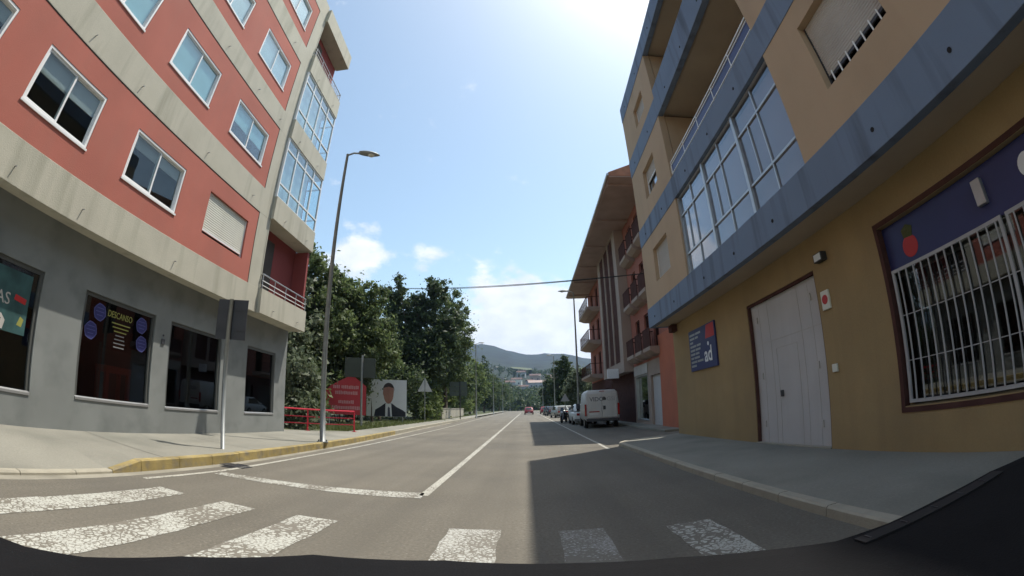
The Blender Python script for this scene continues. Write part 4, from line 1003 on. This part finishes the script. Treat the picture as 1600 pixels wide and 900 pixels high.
x, y = bearing(-23.0, 31); tree('broad leafy tree behind the lamp post and the red poster', x, y, 11.2, 3.4, BROAD, LEAF[0], 17000, .19)
x, y = bearing(-33.5, 27); tree('leafy tree mostly hidden behind the apartment block', x, y, 10.5, 3.2, BROAD, LEAF[3], 7000, .2)
DENSE = [(-.55, 0, .45, .62, .30), (-.55, 0, .78, .42, .17), (.35, .1, .5, .62, .30), (.42, .1, .84, .40, .14), (0, -.2, .30, .75, .22), (.75, .1, .62, .38, .16), (-.1, .1, .66, .5, .2)]
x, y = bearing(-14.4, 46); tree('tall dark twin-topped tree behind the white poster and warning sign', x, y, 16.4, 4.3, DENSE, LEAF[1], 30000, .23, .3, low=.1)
x, y = bearing(-10.6, 52); tree('tall airy tree with a ragged outline beside the dark twin-topped tree', x, y, 17.2, 3.9, BROAD, LEAF[0], 15000, .20, .25)
x, y = bearing(-19.3, 41); tree('mid-height tree filling the gap between the broad tree and the dark tree', x, y, 9.6, 2.8, BROAD, LEAF[0], 11000, .19)
x, y = bearing(-11.4, 58); tree('bright green tree behind the grey parapet', x, y, 8.6, 3.2, BROAD, LEAF[2], 10000, .22)
x, y = bearing(-13.2, 55); tree('light green bushy tree beside the near parapet end', x, y, 7.2, 2.6, BROAD, LEAF[2], 8000, .22)
CONE = [(0, 0, .25, .9, .2), (0, 0, .48, .68, .18), (0, 0, .70, .45, .16), (0, 0, .88, .22, .1)]
x, y = bearing(-5.5, 118); tree('pointed conifer standing out against the distant hill', x, y, 17.2, 3.6, CONE, LEAF[1], 7000, .25)
x, y = bearing(-7.4, 88); tree('conifer behind the slim street lamp', x, y, 12.4, 3.0, CONE, LEAF[0], 7000, .25)
x, y = bearing(-4.5, 150); tree('distant conifer next to the pointed one', x, y, 16.5, 4.6, CONE, LEAF[1], 6000, .28)
x, y = bearing(-3.5, 195); tree('far roundish tree at the tip of the tree line', x, y, 15, 5.6, BROAD, LEAF[0], 6000, .32)
x, y = bearing(4.7, 80); tree('dark roadside tree beyond the eaved building and its lamp', x, y, 11.2, 2.6, BROAD, LEAF[1], 11000, .23, group='trees on the right side')
x, y = bearing(6.9, 66); tree('smaller pale tree below the far balconies of the eaved building', x, y, 7.6, 2.6, BROAD, LEAF[3], 8000, .23, group='trees on the right side')
x, y = bearing(3.0, 120); tree('far dark tree above the line of parked cars', x, y, 10.5, 3.0, BROAD, LEAF[1], 5000, .3, group='trees on the right side')
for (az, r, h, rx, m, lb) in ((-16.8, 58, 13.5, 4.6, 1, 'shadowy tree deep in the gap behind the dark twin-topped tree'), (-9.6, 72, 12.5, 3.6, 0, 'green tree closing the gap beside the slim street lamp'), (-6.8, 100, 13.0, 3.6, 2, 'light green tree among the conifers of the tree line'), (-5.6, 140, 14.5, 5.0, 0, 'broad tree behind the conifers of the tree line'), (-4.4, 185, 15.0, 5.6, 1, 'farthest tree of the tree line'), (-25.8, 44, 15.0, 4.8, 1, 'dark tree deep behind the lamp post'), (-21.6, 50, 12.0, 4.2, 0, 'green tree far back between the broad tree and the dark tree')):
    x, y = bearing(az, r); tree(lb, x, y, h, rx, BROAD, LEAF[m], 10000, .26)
def bush(label, x, y, h, r, m, n, size=.13):
    t = thing('bush', label, 'bush', (x, y, .1), 0, 'bushes on the left bank'); cent = []; rad = []
    for i in range(12):
        cent.append((nrg.uniform(-.7, .7) * r, nrg.uniform(-.6, .6) * r, nrg.uniform(.2, .8) * h)); rad.append(r * nrg.uniform(.25, .45))
    obj('foliage', leaf_mesh(cent, rad, n, size, h / (2 * r) + .3), m, t)
    tb = MB()
    for i in range(5): c = cent[i]; tb.tube([(c[0] * .2, c[1] * .2, -.1), (c[0] * .7, c[1] * .7, c[2])], [.04, .012], 5)
    tb.build('stem', 'bark', t)
for (az, r, h, rr, m, n, lb) in ((-30.0, 21.5, 3.6, 1.8, 3, 4200, 'grey-green bush behind the red railing at the building corner'), (-28.9, 25.5, 3.4, 1.7, 0, 4200, 'bush rising behind the lamp post foot'),
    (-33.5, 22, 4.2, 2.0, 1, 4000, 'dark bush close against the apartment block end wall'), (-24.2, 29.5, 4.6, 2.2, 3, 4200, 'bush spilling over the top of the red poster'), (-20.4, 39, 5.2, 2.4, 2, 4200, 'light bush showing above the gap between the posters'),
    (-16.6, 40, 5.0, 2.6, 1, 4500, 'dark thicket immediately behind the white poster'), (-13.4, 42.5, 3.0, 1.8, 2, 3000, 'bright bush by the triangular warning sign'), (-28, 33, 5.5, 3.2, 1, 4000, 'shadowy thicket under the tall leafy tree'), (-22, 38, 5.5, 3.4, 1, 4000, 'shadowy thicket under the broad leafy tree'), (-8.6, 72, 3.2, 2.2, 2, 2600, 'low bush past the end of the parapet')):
    x, y = bearing(az, r); bush(lb, x, y, h, rr, LEAF[m], n)
# grass along the verge
gn = 9000; gx = []; 
ty = 18.3 + 60 * nrg.random(gn) ** 1.6; tx = np.array([lerp(-7.8, -8.9, min(1, (q - 18) / 50)) for q in ty]) - nrg.random(gn) ** 1.5 * 3.2
gv = np.empty((gn, 3, 3)); an = nrg.random(gn) * 6.28; hh = .07 + .16 * nrg.random(gn); lean = nrg.normal(size=(gn, 2)) * .05
bz = np.full(gn, .19)
gv[:, 0] = np.c_[tx - .018 * np.cos(an), ty - .018 * np.sin(an), bz]; gv[:, 1] = np.c_[tx + .018 * np.cos(an), ty + .018 * np.sin(an), bz]; gv[:, 2] = np.c_[tx + lean[:, 0], ty + lean[:, 1], bz + hh]
gme = D.meshes.new('grass'); gme.from_pydata(gv.reshape(-1, 3).tolist(), [], np.arange(gn * 3).reshape(-1, 3).tolist()); gme.update()
tag(obj('grass', gme, leafmat('grass_blade', (.08, .11, .03), (.17, .19, .07))), 'short grass and weeds along the back of the pavement', 'grass', kind='stuff')

# ------------------------------------------------------------------ far hills, houses, woods
def ridge(az):
    P = [(-60, 5.5), (-30, 6.5), (-15, 7.5), (-9, 8.3), (-6.2, 8.75), (-4.2, 8.45), (-2, 7.5), (.5, 6.95), (3, 7.25), (5, 7.1), (9, 6.0), (20, 5.0), (60, 4.5)]
    return float(np.mean(np.interp([az - 1.6, az - .8, az, az + .8, az + 1.6], [p[0] for p in P], [p[1] for p in P])))
hm = MB(); nr, na = 46, 150
HR = [230 + (2300 - 230) * (i / (nr - 1)) ** 1.35 for i in range(nr)]
for i, r in enumerate(HR):
    for j in range(na + 1):
        az = -62 + 124 * j / na
        rz = math.tan(R_(ridge(az))) * 1500
        t = (r - 230) / (1500 - 230)
        if t < 1: z = rz * (.16 * min(1, t / .22) + .84 * max(0, (t - .12) / .88) ** 1.35)
        else: z = rz * max(.55, 1 - (t - 1) * .75)
        z += (math.sin(az * 1.9 + r * .011) + math.sin(az * 3.1 - r * .017)) * 1.0 * min(1, t * 2) + nrg.normal() * .7 * min(1, t * 3)
        hm.v.append((r * math.sin(R_(az)), r * math.cos(R_(az)), z - .5 if i else -3))
for i in range(nr - 1):
    for j in range(na): a = i * (na + 1) + j; hm.f.append((a, a + 1, a + na + 2, a + na + 1))
tag(hm.build('hill', 'hill', smooth=True), kind='structure')
def hill_z(x, y):
    r = math.hypot(x, y); az = math.degrees(math.atan2(x, y)); rz = math.tan(R_(ridge(az))) * 1500; t = max(0, (r - 230) / 1270)
    return rz * (.16 * min(1, t / .22) + .84 * max(0, (t - .12) / .88) ** 1.35)
def house(label, az, r, w, d, h, wallm, rot, roofm='rooftile_far', flat=False):
    w *= .8; d *= .8; h *= .8
    x, y = bearing(az, r); t = thing('house', label, 'house', (x, y, hill_z(x, y) - .6), R_(rot), 'houses on the far hillside')
    MB().box(-w / 2, w / 2, -d / 2, d / 2, -3, h).build('wall', wallm, t)
    if flat: MB().box(-w / 2 - .4, w / 2 + .4, -d / 2 - .4, d / 2 + .4, h + .01, h + .5).build('roof', 'shuttergrey', t)
    else: MB().prism([(-d / 2 - .6, h + .01), (d / 2 + .6, h + .01), (0, h + d * .26)], -w / 2 - .6, w / 2 + .6, 'x').build('roof', roofm, t)
    k = max(2, int(w / 4))
    for fl in range(max(1, int(h / 3))):
        for i in range(k):
            u = -w / 2 + (i + .5) * w / k; MB().box(u - .7, u + .7, -d / 2 - .06, -d / 2 - .01, .9 + fl * 3, 2.4 + fl * 3).build('window', 'darkmetal', t)
W_ = mat('village_white', (.36, .36, .36), .9, .1, .3); M_['rooftile_far'] = mat('rooftile_far', (.125, .082, .072), .9, .2, .3)
for a in (('white gabled house at the tree-line end of the hillside village', -2.15, 400, 11, 9, 6.5, W_, 12), ('cream house above the white gabled one', -1.2, 430, 12, 9, 7, 'shutter', -8), ('long white building with a dark roof line on the hillside', 2.2, 410, 34, 12, 6, W_, 4, 'eave'),
          ('small white house in the middle of the hillside village', .55, 420, 9, 8, 7, W_, 20), ('reddish house behind the middle of the village', 1.2, 470, 14, 10, 7, 'tower', -4), ('pale flat-roofed shed low on the slope ahead', .45, 330, 16, 9, 3.6, 'shuttergrey', 0, 'rooftile_far', True),
          ('beige house at the far edge of the village beside the dark tree', 3.4, 455, 13, 10, 7, 'beige', 10), ('upper white house near the pale meadow', -.6, 505, 12, 9, 6.5, W_, -14), ('low grey shed beside the end of the road', 1.35, 300, 12, 8, 4.2, 'shuttergrey', 6, 'rooftile_far', True), ('white house below the hillside village roofs', -.35, 375, 10, 8, 5.5, W_, 3), ('tall pale block beside the long building in the village', 2.9, 380, 9, 9, 9, 'shutter', 0)):
    house(*a)
fc = []; fr_ = []
for i in range(680):
    az = nrg.uniform(-20, 14) if i % 3 else nrg.uniform(-4, 4); r = nrg.uniform(205, 360) if i < 420 else nrg.uniform(380, 700); x, y = bearing(az, r)
    if r < 216 and abs(x) < 9: continue
    if 360 < r < 520 and nrg.random() < .75: continue
    z = hill_z(x, y); h = nrg.uniform(3.0, 6.5)
    for q in range(3): fc.append((x + nrg.normal() * 1.3, y + nrg.normal() * 1.3, z + h * (.3 + .3 * q))); fr_.append(nrg.uniform(1.3, 2.4))
tag(obj('woodland', leaf_mesh(fc, fr_, 56000, .75, .9, name='woodland'), LEAF[1]), 'far woodland covering the slopes around the hillside village', 'woodland', kind='stuff')
mdw = MB(); pts = [(-1.6, 560), (.2, 545), (1.0, 600), (.6, 680), (-1.2, 690), (-2.2, 620)]
mdw.poly([(*bearing(a, r), hill_z(*bearing(a, r)) + 7) for a, r in pts]); tag(mdw.build('meadow', mat('meadow', (.09, .105, .055), .95, .2, .05)), kind='structure')

# ------------------------------------------------------------------ dashboard of the car the view is taken from
DBT = thing('car_dashboard', 'black car dashboard along the bottom edge of the view', 'dashboard', (0, .1, .55))
edge = [(-.75, .155), (-.642, .243), (-.577, .276), (-.515, .334), (-.443, .452), (-.303, .582), (-.119, .622), (.066, .608), (.2, .586), (.313, .546), (.406, .502), (.505, .494), (.642, .498), (.814, .494), (.95, .46)]
dm = MB(); rowsd = []
for (x, y) in edge:
    rowsd.append([(x, y - .1, -.25), (x, y - .1, .54), (x, y - .118, .578), (x, y - .15, .58), (x * .97, min(y - .3, -.02) - .05, .572), (x * .95, -.42, .53), (x * .95, -.50, .40), (x * .95, -.46, -.25)])
for a, b in zip(rowsd, rowsd[1:]):
    for i in range(len(a) - 1): dm.poly([a[i], b[i], b[i + 1], a[i + 1]])
dm.poly(rowsd[0]); dm.poly(rowsd[-1], True)
dm.build('fascia', 'dash', DBT, smooth=False)
vt = MB().box(.42, .80, .335, .36, .5805, .583).build('demister_vent', 'black', DBT)
for i in range(5): MB().box(.435 + i * .075, .437 + i * .075, .340, .355, .5832, .5845).build('vent_slat', 'darkmetal', vt)

# ------------------------------------------------------------------ air
hz = MB().box(-2300, 2300, -420, 2500, -6, 330).build('haze', 'white', None)
hv = D.materials.new('haze_air'); hv.use_nodes = True; hn = hv.node_tree.nodes; hn.clear()
ho2 = hn.new('ShaderNodeOutputMaterial'); pv = hn.new('ShaderNodeVolumePrincipled'); pv.inputs['Color'].default_value = (.38, .57, .95, 1); pv.inputs['Density'].default_value = .00016; pv.inputs['Anisotropy'].default_value = .2
hv.node_tree.links.new(pv.outputs[0], ho2.inputs['Volume']); hz.data.materials.clear(); hz.data.materials.append(hv)
tag(hz, 'thin summer haze in the air over the whole valley', 'haze', kind='stuff')
